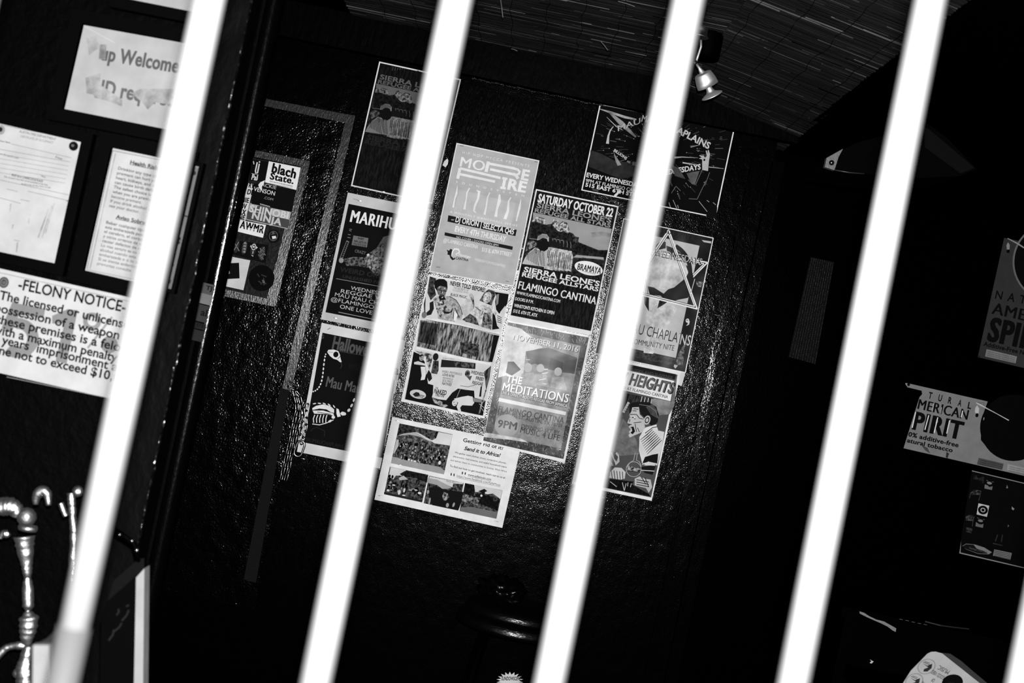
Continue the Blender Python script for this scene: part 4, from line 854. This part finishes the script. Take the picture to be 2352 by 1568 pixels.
s.line([(0, 640), (620, 775)], 3, .45); s.lines([((60, 720), (160, 745)), ((0, 800), (190, 852)), ((185, 815), (268, 832)), ((125, 1180), (180, 1190)), ((250, 740), (612, 825))], 4, .6)
s.lines([((270, 945), (258, 1030)), ((120, 1040), (112, 1080)), ((490, 850), (410, 1120)), ((470, 870), (380, 1160)), ((440, 900), (345, 1160)), ((160, 1200), (150, 1290)), ((100, 850), (90, 930))], 12, .86, 'cloud'); s.line([(612, 826), (600, 832)], 6, .3); s.done()
s = Sheet('framed_notice', [(255, 338), (420, 372), (356, 658), (191, 620)], LB, .96, 'white bilingual health risk notice in a black frame, below the welcome sheet', 'notice', 'framed notices on the left board')
framed(s, 30); s.view(0, 250, 3.92)
s.line([(1015, 375), (1600, 490)], 5, .45); s.line([(1015, 378), (785, 1440)], 5, .5); s.line([(1040, 400), (810, 1440)], 8, .8, 'cloud'); s.line([(780, 1445), (1380, 1570)], 4, .6)
s.text('Health Risk Warning', (1170, 495), (1620, 590), 34, .2, .03); s.line([(1170, 500), (1620, 595)], 4, .3)
T1 = ['Drinking any type of alcohol while', 'pregnant can hurt your baby’s brain', 'heart, kidneys, and other organs and', 'can cause birth defects.', 'The safest choice is not to drink', 'when you are pregnant or trying to', 'become pregnant.', 'If you drink alcohol and are pregnant', 'see your doctor.']
for i, tx in enumerate(T1):
    x, y = 1062 - 10 * i, 545 + 42 * i; n_ = len(tx) * 17; s.text(tx, (x, y), (x + n_, y + n_ * .215), 26, .42 if i < 6 else .52, .02)
s.text('Aviso Sobre Riesgos', (1042, 985), (1480, 1080), 34, .25, .03); s.line([(1042, 990), (1480, 1085)], 4, .4)
T2 = ['Beber cualquier tipo de alcohol si', 'esta embarazada puede afectar', 'el cerebro, el corazon, los rinones', 'y otros organos de su bebe y', 'causar defectos de nacimiento.', 'Lo mas seguro es no beber', 'alcohol cuando esta', 'embarazada o si lo esta', 'Si se siente enferma o tiene', 'preguntas consulte']
for i, tx in enumerate(T2):
    x, y = 955 - 9 * i, 1032 + 41 * i; n_ = len(tx) * 17; s.text(tx, (x, y), (x + n_, y + n_ * .215), 26, .45 + .02 * i, .02)
s.done()
s = Sheet('framed_notice', [(-60, 603), (330, 690), (275, 920), (-110, 831)], LB, 1.0, 'large white felony notice with black text over faint percent figures, lowest on the left board', 'notice', 'framed notices on the left board', kind='ink')
s.view(0, 600, 3.92)
s.line([(-20, 98), (1230, 375)], 3.5, .4); s.line([(60, 1040), (940, 1222)], 5, .75)
for tx, a, b_, h in (('5', (-60, 800), (330, 870), 0),): pass
s.line([(130, 420), (400, 470)], 90, .68); s.line([(160, 380), (60, 620)], 100, .68); s.oval(160, 690, 190, 180, .68, 12, hole=.45, a0=-110, a1=120)
s.poly([(470, 490), (610, 430), (700, 440), (600, 920), (500, 900), (580, 560), (470, 560)], .68)
s.oval(830, 540, 82, 80, .7, 12, hole=.5); s.line([(1010, 500), (790, 780)], 18, .72); s.oval(985, 750, 75, 78, .68, 12)
s.oval(35, 190, 45, 50, .3, 12); s.oval(35, 190, 34, 38, .6, 12, hole=.7); s.poly([(15, 180), (50, 175), (60, 205), (25, 210)], .5)
s.text('-FELONY NOTICE-', (160, 248), (1125, 458), 95, .08, .02, up=(.2, -.98))
for tx, a, b_ in (('The licensed or unlicensed', (-10, 338), (1210, 622)), ('possession of a weapon on', (-50, 448), (1225, 738)), ('these premises is a felony', (-40, 552), (1195, 838)), ('with a maximum penalty', (-70, 642), (1050, 905)), ('10 years  imprisonment and', (-110, 712), (1160, 1015)), ('fine not to exceed $10,000', (-70, 822), (1180, 1110))): s.text(tx, a, b_, 78, .1, .022, up=(.2, -.98))
s.done()
s = Sheet('framed_notice', [(430, 376), (457, 381), (393, 664), (366, 658)], LB - .01, .62, 'narrow grey strip notice in a black frame, just right of the leftmost bar', 'notice', 'framed notices on the left board')
framed(s, 9); s.view(320, 350, 3.483); s.oval(438, 165, 16, 18, .25); s.line([(340, 500), (390, 515)], 12, .3); s.oval(318, 690, 14, 16, .2); s.oval(312, 720, 14, 14, .2); s.oval(265, 900, 12, 14, .2); s.oval(240, 1030, 14, 22, .35)
s.line([(428, 110), (476, 120)], 10, .75); s.done()

# ------------------------------------------------------------ printed tin signs at the right; dimmer light there put into their greys
RD = WALL + .342
q = [(2306.6, 546), (2470, 581), (2408, 858), (2246, 820)]
s = Sheet('tin_sign', q, RD, .18, 'dark grey upright tobacco sign with feathered disc, cut by the right picture edge', 'sign', 'tobacco signs on the right wall', thick=.002)
s.view(2040, 500, 3.92)
s.oval(1480, 400, 345, 345, .02, 0); s.oval(1480, 400, 360, 360, .36, 0, hole=.955, a0=90, a1=260, n=40)
s.line([(1075, 185), (1170, 235), (1223, 270)], [8, 14, 12], .5); s.line([(1175, 215), (1223, 165)], 9, .4); s.poly([(1065, 245), (1080, 220), (1095, 245), (1092, 285), (1068, 285)], .5); s.oval(1080, 302, 15, 16, .02)
s.text('NATURAL', (960, 725), (1640, 850), 72, .03, .02, space=2); s.text('AMERICAN', (930, 862), (1700, 1030), 102, .03, .075); s.text('SPIRIT', (890, 1100), (1500, 1230), 205, .03, .085)
s.text('Additive-Free Natural Tobacco', (855, 1150), (1560, 1310), 38, .03, .04)
s.poly([(885, 1182), (1160, 1248), (1147, 1310), (872, 1248)], .45)
for i in range(3): s.text('SURGEON GENERAL WARNING SMOKE', (893 - 3 * i, 1206 + 17 * i), (1142 - 3 * i, 1266 + 17 * i), 9, .1, .02)
s.line([(870, 1250), (838, 1250)], 1, .18); s.oval(820, 1248, 6, 6, .02); s.done()
q = [(2080, 878.7), (2268.6, 921.7), (2420, 955), (2420, 1108), (2075.4, 1029), (2117, 896), (2118, 890), (2084, 885)]
s = Sheet('tin_sign', [(2081, 879), (2268.6, 921.7), (2253, 965), (2253, 1010), (2275, 1038), (2310, 1056), (2352, 1052), (2420, 1040), (2420, 1108), (2075.4, 1029), (2112, 912), (2118, 905), (2117, 897), (2084, 889)], RD, .46, 'light grey wide tobacco sign with black disc, below the dark upright one', 'sign', 'tobacco signs on the right wall', thick=.002)
s.view(2040, 850, 5.2276)
s.oval(1505, 690, 402, 400, .015, 0, n=48); s.oval(245, 172, 18, 18, .03); s.line([(208, 158), (225, 185)], 8, .6)
for i, c_ in enumerate('TURAL'): s.text(c_, (478 + 118 * i, 335 + 30 * i), (520 + 118 * i, 345 + 30 * i), 75, .03, .03)
s.text('MERICAN', (352, 462), (945, 595), 118, .03, .075); s.text('PIRIT', (288, 702), (870, 830), 205, .03, .08)
s.text('0% additive-free', (238, 790), (840, 925), 52, .03, .06); s.text('atural tobacco', (222, 862), (770, 985), 50, .03, .06)
s.lines([((330, 500), (288, 690)), ((487, 540), (440, 715)), ((595, 565), (552, 750)), ((738, 600), (702, 760)), ((895, 485), (875, 565))], 12, .92); s.lines([((545, 400), (528, 490)), ((640, 445), (628, 520))], 7, .7)
s.line([(1058, 390), (1150, 440), (1300, 520), (1448, 602)], [16, 14, 8, 12], .7); s.line([(1065, 385), (1115, 395), (1150, 385), (1150, 420)], 5, .15); s.poly([(1040, 500), (1045, 450), (1068, 420), (1092, 460), (1085, 515), (1050, 515)], .7); s.oval(1065, 540, 19, 24, .02); s.oval(1147, 582, 5, 18, .6)
s.poly([(1085, 1050), (1385, 1120), (1370, 1195), (1065, 1130)], .28); s.poly([(1435, 1125), (1700, 1185), (1690, 1260), (1425, 1200)], .56)
for i in range(3):
    s.text('WARNING THIS PRODUCT CAUSES', (1105 - 4 * i, 1082 + 24 * i), (1370 - 4 * i, 1145 + 24 * i), 12, .1, .02); s.text('WARNING CIGARETTE SMOKE CO', (1450 - 4 * i, 1160 + 24 * i), (1690 - 4 * i, 1215 + 24 * i), 12, .1, .02)
s.poly([(400, 900), (470, 930), (505, 1000), (440, 960)], .25, 'cloud'); s.poly([(700, 980), (730, 1000), (710, 1060), (690, 1040)], .15, 'cloud'); s.done()
q = [(2232.7, 1080), (2400, 1120), (2362, 1307), (2203.4, 1270.4)]
s = Sheet('poster', q, RD, .5, 'dim black poster of small picture squares below the wide tobacco sign', 'poster', 'posters on the right wall', thick=.001)
s.view(2150, 1050, 5.807)
s.poly([(476, 185), (1440, 415), (1225, 1478), (326, 1268), (338, 1060)], .02)
s.poly([(650, 360), (690, 375), (710, 395), (755, 385), (745, 435), (645, 415)], .4); s.oval(712, 343, 34, 18, .45, 12); s.lines([((670, 305), (695, 315)), ((745, 325), (768, 328))], 9, .3)
s.poly([(532, 862), (575, 890), (605, 895), (632, 885), (625, 940), (525, 918)], .38); s.oval(592, 845, 34, 18, .42, 12); s.lines([((548, 805), (575, 815)), ((625, 825), (648, 830))], 9, .28)
s.poly([(565, 612), (710, 645), (678, 793), (540, 760)], .7); s.oval(625, 702, 66, 58, .02, 12); s.oval(625, 702, 34, 30, .62, 12, hole=.62)
s.poly([(460, 470), (510, 430), (600, 445), (580, 500), (470, 500)], .25, 'photo'); s.poly([(395, 790), (450, 765), (515, 785), (495, 850), (400, 840)], .25, 'photo'); s.poly([(400, 930), (485, 950), (470, 1015), (400, 990)], .2, 'photo'); s.poly([(500, 230), (640, 260), (630, 350), (570, 310), (500, 290)], .14, 'photo')
s.lines([((600, 450), (568, 580)), ((460, 475), (445, 545)), ((500, 800), (482, 920))], 6, .25)
s.poly([(945, 365), (960, 410), (935, 412)], .45); s.poly([(1010, 655), (1045, 685), (1030, 705), (1008, 690)], .5); s.poly([(960, 895), (972, 915), (955, 930)], .4)
s.lines([((820, 1030), (790, 1120)), ((755, 1145), (885, 1175)), ((885, 1030), (870, 1130))], 14, .16, 'cloud')
s.poly([(350, 1180), (400, 1150), (520, 1162), (640, 1200), (745, 1265), (700, 1292), (560, 1285), (400, 1225)], .45); s.poly([(352, 1185), (400, 1158), (500, 1165), (540, 1215), (640, 1250), (690, 1285), (560, 1280), (400, 1222)], .06)
s.text('Flamingo CANTINA', (440, 1215), (680, 1280), 22, .25, .03)
s.poly([(775, 1225), (1010, 1275), (990, 1365), (757, 1310)], .42); s.lines([((775, 1245 + 22 * i), (990, 1290 + 22 * i)) for i in range(4)], 6, .15); s.done()
# ribbed panel
V, Fc = slab([P(x, y, RD) for x, y in ((1862, 590), (1916, 602), (1873, 836), (1811, 819))], .006)
rp = obj('ribbed_panel', V, Fc, paint('ribbed_panel_paint', .002, .5, .05, bump=0)); tag(rp, 'dim dark panel of fine vertical ribs in the recess right of the posters', 'panel')
RIB = paint('rib_paint', .003, .38, .25, 260, .8, .004)
for i in range(11):
    f_ = i / 10; a = (1865 + 48 * f_, 592 + 11 * f_); b_ = (1814 + 57 * f_, 820 + 15 * f_)
    V, Fc = tube([P(*a, RD - .002), P(*b_, RD - .002)], .0026, 6); obj('rib', V, Fc, RIB, rp)

# ------------------------------------------------------------ ceiling spotlight
LD = 3.94
sp = empty('spotlight', P(1606, 62, LD)); tag(sp, 'small satin metal ceiling spotlight angled down from the reed matting', 'spotlight')
SAT = paint('satin_nickel', .85, .6, metal=1, bump=0); CHR = paint('chrome', .9, .5, metal=.8, bump=0); BM = paint('black_fitting', .01, .3, .5, bump=0)
def part(name, vf, m, parent, sm=True): return obj(name, vf[0], vf[1], m, parent, smooth=sm)
part('canopy', lathe(P(1633, 62, LD + .05), (0, 0, -1), [(-.03, .034), (.0, .040), (.085, .041), (.09, .036)]), BLACKSMOOTH, sp)
part('canopy_ring', lathe(P(1611, 60, LD), (0, 0, -1), [(-.02, .020), (.012, .020), (.026, .021), (.029, .026), (.031, .026), (.033, .022)]), paint('satin_dark', .25, .45, metal=1, bump=0), sp)
part('arm', tube([P(1610, 92, LD), P(1610, 108, LD), P(1604, 126, LD), P(1598.5, 143, LD)], .0032, 10), CHR, sp)
part('swivel', lathe(P(1596, 144, LD), (0, 1, 0), [(-.008, .001), (-.008, .006), (.006, .006), (.006, .001)], 20), BM, sp)
part('stem', tube([P(1599, 146, LD), P(1606, 156, LD), P(1614, 169, LD)], [.003, .004, .009], 10), SAT, sp)
A0, A1 = P(1613.5, 168, LD), P(1642, 225, LD); ax = (A1 - A0 + Vector((0, .022, 0))).normalized()
sh = part('lamp_shade', lathe(A0, ax, [(0, .002), (.0, .012), (.001, .0225), (.001, .0225), (.002, .0235), (.012, .0265), (.024, .0290), (.0385, .0305), (.0385, .0305), (.0385, .029), (.0385, .029), (.034, .012)], 48), SAT, sp)
part('neck', lathe(A0 + ax * .036, ax, [(0, .008), (.008, .0085), (.015, .0095), (.022, .013)], 32), SAT, sp)
part('lamp_rim', lathe(A0 + ax * .058, ax, [(0, .012), (.004, .020), (.008, .0285), (.0095, .0305), (.011, .030)], 48), CHR, sp)
part('bulb_face', lathe(A0 + ax * .0665, ax, [(0, .029), (.0012, .026), (.0012, .001)], 40), paint('frosted_lens', .5, .3, .5, bump=0), sp)

# ------------------------------------------------------------ hanging loudspeaker with metal corner
KD = 3.8
ks = empty('loudspeaker', P(2080, 300, KD)); tag(ks, 'black hanging cabinet with riveted metal corner, high at right', 'loudspeaker')
CAB = paint('carpet_black', .0012, .9, .01, 120, .5, .003)
pts = [(1896, 383), (1900, 364), (1937, 343), (1968, 328), (2005, 318), (2090, 296), (2120, 276), (2176, 318), (2243, 388), (2205, 404), (2120, 408), (1985, 399)]
part('cabinet', slab([P(x, y, KD) for x, y in pts], .3), CAB, ks, False)
part('grille_edge', slab([P(x, y, KD - .004) for x, y in ((2122, 290), (2133, 296), (2238, 385), (2206, 398), (2124, 338))], .004), paint('edge_trim', .003, .6, .02, bump=0), ks, False)
cp = part('corner_protector', slab([P(x, y, KD - .004) for x, y in ((1894.5, 383.4), (1898.8, 362.5), (1936, 341.8), (1926, 360.5), (1916.6, 390.6))], .02), paint('galvanised_corner', .11, .5, .4, 150, .5, .003, metal=0), ks, False)
part('rivet', lathe(P(1910, 373.5, KD - .004), (0, -1, 0), [(0, .0072), (.003, .0066), (.005, .004), (.006, .0005)], 20), paint('rivet_black', .004, .25, 1, bump=0), cp)
part('cabinet_lip', tube([P(1918, 390.5, KD - .002), P(1950, 396, KD - .001), P(1985, 399, KD)], .0018, 8), paint('lip', .02, .4, .5, bump=0), ks)
part('hanging_bracket', slab([P(2085, 285, KD + .12), P(2110, 285, KD + .12), P(2110, -40, KD + .12), P(2085, -40, KD + .12)], .01), CAB, ks, False)

# ------------------------------------------------------------ things at the bottom
# round stool
c0 = P(1192, 1400, 4.35); R_ = .27; seat_z = c0[2]
st = empty('bar_stool', (c0[0], 4.35, 0)); tag(st, 'round bar stool with scuffed glossy rim below the notices, behind the third bar', 'stool')
VIN = paint('scuffed_vinyl', .001, .27, .9, 60, .5, .003, (1, 1, 5), coarse=14, cdist=.004)
C0 = Vector((c0[0], 4.35, seat_z))
part('seat', lathe(C0, (0, 0, -1), [(-.012, .01), (-.012, .14), (-.006, .158), (.010, .166), (.020, .16)], 64), VIN, st)
part('rim', lathe(C0, (0, 0, -1), [(.024, .14), (.025, .170), (.030, .183), (.044, .187), (.056, .183), (.058, .14)], 64), VIN, st)
for i in range(4):
    a = math.pi / 4 + i * math.pi / 2; part('leg', tube([C0 + Vector((.12 * math.cos(a), .12 * math.sin(a), -.055)), Vector((C0[0] + .23 * math.cos(a), 4.35 + .23 * math.sin(a), 0))], .014, 10), BLACKSMOOTH, st)
part('foot_ring', join([tube([Vector((C0[0] + .2 * math.cos(k * math.pi / 12), 4.35 + .2 * math.sin(k * math.pi / 12), .25)) for k in range(25)], .008, 8)]), BLACKSMOOTH, st)
# crumpled black bag on the seat
bm = bmesh.new(); bmesh.ops.create_icosphere(bm, subdivisions=4, radius=1); g = random.Random(5)
from mathutils import noise
cb = Vector((P(1150, 1372, 4.35)[0], 4.38, seat_z + .012))
for v in bm.verts:
    n_ = 1 + .5 * (abs(noise.noise(v.co * 2.2)) - .2) + .16 * noise.noise(v.co * 6); v.co = Vector((v.co.x * .07 * n_, v.co.y * .07 * n_, max(0, (v.co.z + .75)) * .04 * n_)) + cb
me = bpy.data.meshes.new('plastic_bag'); bm.to_mesh(me); bm.free(); me.materials.append(paint('bag_film', .001, .25, .25, 14, .5, .01))
bo = bpy.data.objects.new('plastic_bag', me); COL.objects.link(bo); me.polygons.foreach_set('use_smooth', [True] * len(me.polygons)); tag(bo, 'crumpled dark plastic bag lying on the round bar stool', 'bag')
# starburst sticker low on the wall
pts = []
for i in range(36):
    a = 2 * math.pi * i / 36; r = 1 if i % 2 else .68
    pts.append((1171 + 31 * r * math.cos(a), 1563 + 21 * r * math.sin(a)))
s = Sheet('sticker', pts, WALL - .006, .8, 'pale starburst sticker with black capitals, cut by the bottom picture edge', 'sticker', thick=.0006)
s.view(900, 1250, 3.92); s.text('SUNDOWSCENE', (985, 1222), (1160, 1222), 32, .03, .04, up=(.15, -.98)); s.done()
# long low counter at the right with litter on it
cz = P(1960, 1398, 4.4)[2]; cx0 = P(1930, 1420, 4.4)[0]
ct = empty('bar_counter', (cx0 + .8, 4.55, 0)); tag(ct, 'low black counter in the lower right corner', 'counter')
part('counter_body', box(cx0 + .02, 2.9, 4.42, 4.8, 0, cz - .03), BLACKSMOOTH, ct, False)
part('counter_top', box(cx0, 2.95, 4.4, 4.82, cz - .03, cz), BLACKSMOOTH, ct, False)
V, Fc = slab([P(1900 + x / 5.204, 1350 + y / 5.204, 4.39) for x, y in ((388, 280), (440, 295), (500, 335), (590, 378), (680, 400), (760, 445), (825, 482), (818, 525), (780, 505), (720, 460), (640, 420), (570, 390), (480, 350), (390, 305))], .006)
tag(obj('wood_splinter', V, Fc, paint('bare_wood', .24, .6, .2, 60, .9, .006, (1, 1, 6))), 'pale splintered strip of bare wood at the edge of the counter', 'wood')
for (x, y), od in zip(((882, 373), (955, 388), (1027, 406), (1102, 422), (1172, 436)), ('leftmost', 'second', 'middle', 'fourth', 'rightmost')):
    px_, py_ = 1900 + x / 5.204, 1350 + y / 5.204
    V, Fc = tube([P(px_ - 3.6, py_ - .8, 4.392), P(px_ + 3.6, py_ + .8, 4.392)], .0011, 6)
    tag(obj('staple', V, Fc, STEEL), od + ' of the five bright staples along the counter front', 'staple', 'staples along the counter front')
V, Fc = tube([P(2125, 1427, 4.38), P(2160, 1436, 4.36), P(2190, 1440, 4.37), P(2225, 1444, 4.39)], .0022, 8)
tag(obj('cable', V, Fc, paint('cable_black', .02, .4, .5, bump=0)), 'thin dark cable trailing right of the row of staples', 'cable')
V, Fc = slab([P(1900 + x / 5.204, 1350 + y / 5.204, 4.38) for x, y in ((510, 853), (555, 878), (530, 902), (508, 895), (528, 875))], .002)
tag(obj('paper_scrap', V, Fc, tone(.75, 4.4)), 'tiny arrow-shaped paper scrap left of the white flyer', 'paper')
# flyer lying tilted in the corner
FDp = 3.4
pts = [(1905, 1134), (985, 1134)]
s = Sheet('flyer', [(2052, 1620), (2075, 1567), (2092, 1540), (2130, 1501), (2139, 1496.5), (2149, 1496), (2164, 1500), (2250, 1568), (2300, 1610)], FDp, .74, 'white flyer with round emblems and upside-down lettering, bottom right corner', 'flyer', thick=.002)
s.view(1900, 1350, 5.204)
for c_ in ((1187, 938), (1040, 1110)):
    s.oval(c_[0], c_[1], 110, 86, .15, -25, hole=.97, n=40); s.oval(c_[0], c_[1], 103, 80, .3, -25, hole=.98, n=40)
    s.poly([(c_[0] - 48, c_[1] - 40), (c_[0] + 10, c_[1] - 10), (c_[0] + 70, c_[1] - 35), (c_[0] + 60, c_[1] + 20), (c_[0] + 10, c_[1] + 60), (c_[0] - 40, c_[1] + 60), (c_[0] - 30, c_[1] + 30), (c_[0] + 20, c_[1] + 10)], .18)
    s.lines([((c_[0] - 40, c_[1] - 55), (c_[0] + 40, c_[1] - 20)), ((c_[0] - 20, c_[1] - 60), (c_[0] + 40, c_[1] - 40))], 8, .35)
s.text('MUSIC', (1468, 988), (1345, 922), 55, .2, .02, up=(-.55, .83)); s.text('GOOD VIBES', (1410, 1058), (1260, 975), 48, .25, .015, up=(-.55, .83)); s.text('OF', (1292, 1092), (1262, 1072), 44, .2, .02, up=(-.55, .83)); s.text('TONS', (1190, 1150), (1140, 1110), 44, .2, .02, up=(-.55, .83))
s.oval(1495, 1130, 128, 98, .02, -12); s.line([(1440, 1120), (1520, 1135)], 6, .12)
V, Fc = slab([P(1900 + x / 5.204, 1350 + y / 5.204, FDp + .02) for x, y in ((1375, 775), (1470, 785), (1600, 870), (1750, 1000), (1990, 1200), (1800, 1200))], .004)
s.done(); tag(obj('flyer', V, Fc, tone(.24, FDp)), 'grey flyer showing only its edge behind the white one', 'flyer')
tb = empty('side_table', (P(2190, 1560, FDp)[0], FDp + .2, 0)); tag(tb, 'black table under the flyers, bottom right', 'table')
tz = P(2180, 1640, FDp)[2]
part('tabletop', box(P(2030, 1620, FDp)[0], P(2400, 1620, FDp)[0], FDp - .02, FDp + .4, tz - .03, tz), BLACKSMOOTH, tb, False)
for sx in (2060, 2370):
    for yy in (FDp + .02, FDp + .34): part('leg', box(P(sx, 1620, FDp)[0], P(sx, 1620, FDp)[0] + .04, yy, yy + .04, 0, tz - .03), BLACKSMOOTH, tb, False)

# ------------------------------------------------------------ lower left: leaning board, plate, wrought iron
BD = 2.1
bl = empty('leaning_board', P(290, 1450, BD)); tag(bl, 'black board with faint lettering and a bright white edge, leaning at lower left', 'board')
part('panel', slab([P(x, y, BD) for x, y in ((330, 1281), (312, 1300), (250, 1372), (232, 1420), (225, 1800), (330, 1800))], .015), paint('board_black', .0006, .6, .01, bump=0), bl, False)
part('panel_edge', slab([P(x, y, BD - .002) for x, y in ((331, 1281), (318, 1284), (262, 1332), (246, 1380), (256, 1372), (331, 1306))], .003), tone(.05, BD), bl, False)
part('white_edge', slab([P(x, y, BD - .02) for x, y in ((312.5, 1326), (331.5, 1305), (326, 1800), (303, 1800))], .03), tone(.9, BD), bl, False)
for x, y in ((275, 1227), (303.5, 1241.5), (314.5, 1263)):
    pass
bl.location = bl.location
V, Fc = [], []
for i, (a, b_, h) in enumerate((((268, 1412), (272, 1398), 14), ((280, 1425), (296, 1400), 22), ((262, 1450), (280, 1430), 18), ((250, 1470), (262, 1445), 20), ((290, 1392), (294, 1388), 10))):
    V2, F2 = tube([P(*a, BD - .002), P((a[0] + b_[0]) / 2 + 3, (a[1] + b_[1]) / 2, BD - .002), P(*b_, BD - .002)], .0016, 6); k = len(V); V += V2; Fc += [tuple(j + k for j in f) for f in F2]
obj('lettering', V, Fc, tone(.2, BD), bl)
stu = bl
part('strap', tube([P(262, 1215, BD), P(290, 1234, BD), P(308, 1248, BD), P(320, 1290, BD)], .004, 8), BLACKSMOOTH, stu)
for x, y, r in ((275, 1227.5, .0021), (303.5, 1241.5, .0021), (314.5, 1263, .0028)): part('stud', lathe(P(x, y, BD - .004), (0, -1, 0), [(0, r), (r * .6, r * .8), (r, .0002)], 14), STEEL, stu)
IR = paint('lumpy_iron_paint', .5, .42, .5, 75, .5, .005, coarse=24, metal=1, cdist=.008); ID = 2.25
ir = empty('iron_stand', P(60, 1500, ID)); tag(ir, 'ornate glossy black wrought-iron stand with finials, cut by the left edge', 'iron stand')
K = ID / F
def it(name, pts, rad, seg=14, lump=.1): part(name, tube(smooth_path([tuple(P(x, y, ID)) for x, y in pts], 6), [r * K for r in interp(rad, (len(pts) - 1) * 6 + 1)], seg, lump), IR, ir)
def interp(r, n):
    out = []
    for i in range(n):
        t_ = i / (n - 1) * (len(r) - 1); k = min(int(t_), len(r) - 2); out.append(r[k] + (r[k + 1] - r[k]) * (t_ - k))
    return out
it('post', [(56, 1232), (58, 1262), (62, 1300), (63, 1325)], [24, 18, 12, 8])
it('post', [(63, 1325), (64, 1350), (65, 1390), (64, 1402), (66, 1420), (65, 1440), (62, 1465), (65, 1482)], [7, 13, 12, 5, 22, 20, 14, 6])
it('post', [(65, 1482), (62, 1510), (58, 1535), (60, 1560), (58, 1600)], [10, 16, 22, 22, 22])
it('crossbar', [(-30, 1162), (5, 1163), (25, 1163), (38, 1172), (35, 1186)], [18, 20, 20, 16, 12])
part('finial', lathe(P(61, 1187, ID), (0, 0, 1), [(-22 * K, .5 * K), (-19 * K, 11 * K), (-11 * K, 19 * K), (0, 22 * K), (11 * K, 19 * K), (19 * K, 11 * K), (22 * K, .5 * K)], 28), IR, ir)
part('collar', lathe(P(64, 1212, ID), (0, 0, 1), [(-7 * K, 10 * K), (-6 * K, 20 * K), (0, 22 * K), (6 * K, 20 * K), (7 * K, 10 * K)], 28), IR, ir)
it('scroll', [(82, 1158), (84, 1140), (95, 1127), (108, 1132), (112, 1160)], [5, 10, 12, 10, 6]); it('scroll', [(20, 1222), (14, 1226), (8, 1224), (0, 1235)], [7, 9, 7, 5])
it('scroll', [(-20, 1520), (0, 1500), (18, 1486), (45, 1482), (62, 1486)], [8, 9, 7, 9, 6]); it('scroll', [(140, 1155), (146, 1172), (152, 1185)], [6, 7, 6])
part('finial', lathe(P(179, 1128, ID), (0, 0, 1), [(-13 * K, .5 * K), (-9 * K, 9 * K), (0, 13 * K), (9 * K, 9 * K), (13 * K, .5 * K)], 20), IR, ir)
it('rod', [(163, 1132), (165, 1160), (167, 1185), (170, 1230), (166, 1300), (160, 1420), (155, 1600)], [9, 9, 8, 9, 9, 9, 9])
part('knob', lathe(P(42, 1545, ID), (0, -1, 0), [(0, 12 * K), (6 * K, 11 * K), (11 * K, 6 * K), (13 * K, .5 * K)], 20), IR, ir)
V, Fc = slab([P(x, y, 1.5) for x, y in ((76, 1481), (113, 1481), (110, 1800), (72, 1800))], .01)
tag(obj('white_plate', V, Fc, tone(1.0, 1.5)), 'blurred white upright plate in the bottom left corner beside the leftmost bar', 'plate')

# ------------------------------------------------------------ window grille in front
GD = .8; gr = empty('window_grille', P(1176, 784, GD)); tag(gr, 'white security grille of vertical bars, out of focus close to the lens', 'grille')
BAR = paint('white_bar_enamel', .08, .6, .1, bump=0)
bars = [((-42, 0), (-372, 1568)), ((480, 0), (143, 1568)), ((1048, 0), (725, 1568)), ((1581, 0), (1261, 1568)), ((2137, 0), (1822, 1568)), ((2672, 0), (2348, 1568))]
BR = .0085
for k, (a, b_) in enumerate(bars):
    A, B = P(*a, GD), P(*b_, GD); d = B - A
    if k == 1:
        C1 = P(171, 1438, GD); part('bar', tube([A - d * .5, C1], BR, 32), BAR, gr)
        part('bar_foot', tube([C1, B + d * .5], BR * 1.05, 32), paint('grey_bar_foot', .022, .6, .1, bump=0), gr)  # foot is a darker grey than the bar above
        part('gusset', slab([P(x, y, 1.6) for x, y in ((160, 1418), (146, 1426), (128, 1446), (108, 1466), (84, 1478), (70, 1484), (66, 1700), (160, 1700))], .006), paint('gusset_grey', .005, .6, .1, bump=0), gr, False)
    else: part('bar', tube([A - d * .5, B + d * .5], BR, 32), BAR, gr)
for f_, nm in ((-.5, 'top_rail'), (1.5, 'bottom_rail')):
    pa = [P(*a, GD) + (P(*b_, GD) - P(*a, GD)) * f_ for a, b_ in bars]; z_ = sum(p[2] for p in pa) / len(pa)
    part(nm, box(min(p[0] for p in pa) - .05, max(p[0] for p in pa) + .05, GD - .012, GD + .012, z_ - .02, z_ + .02), BAR, gr, False)
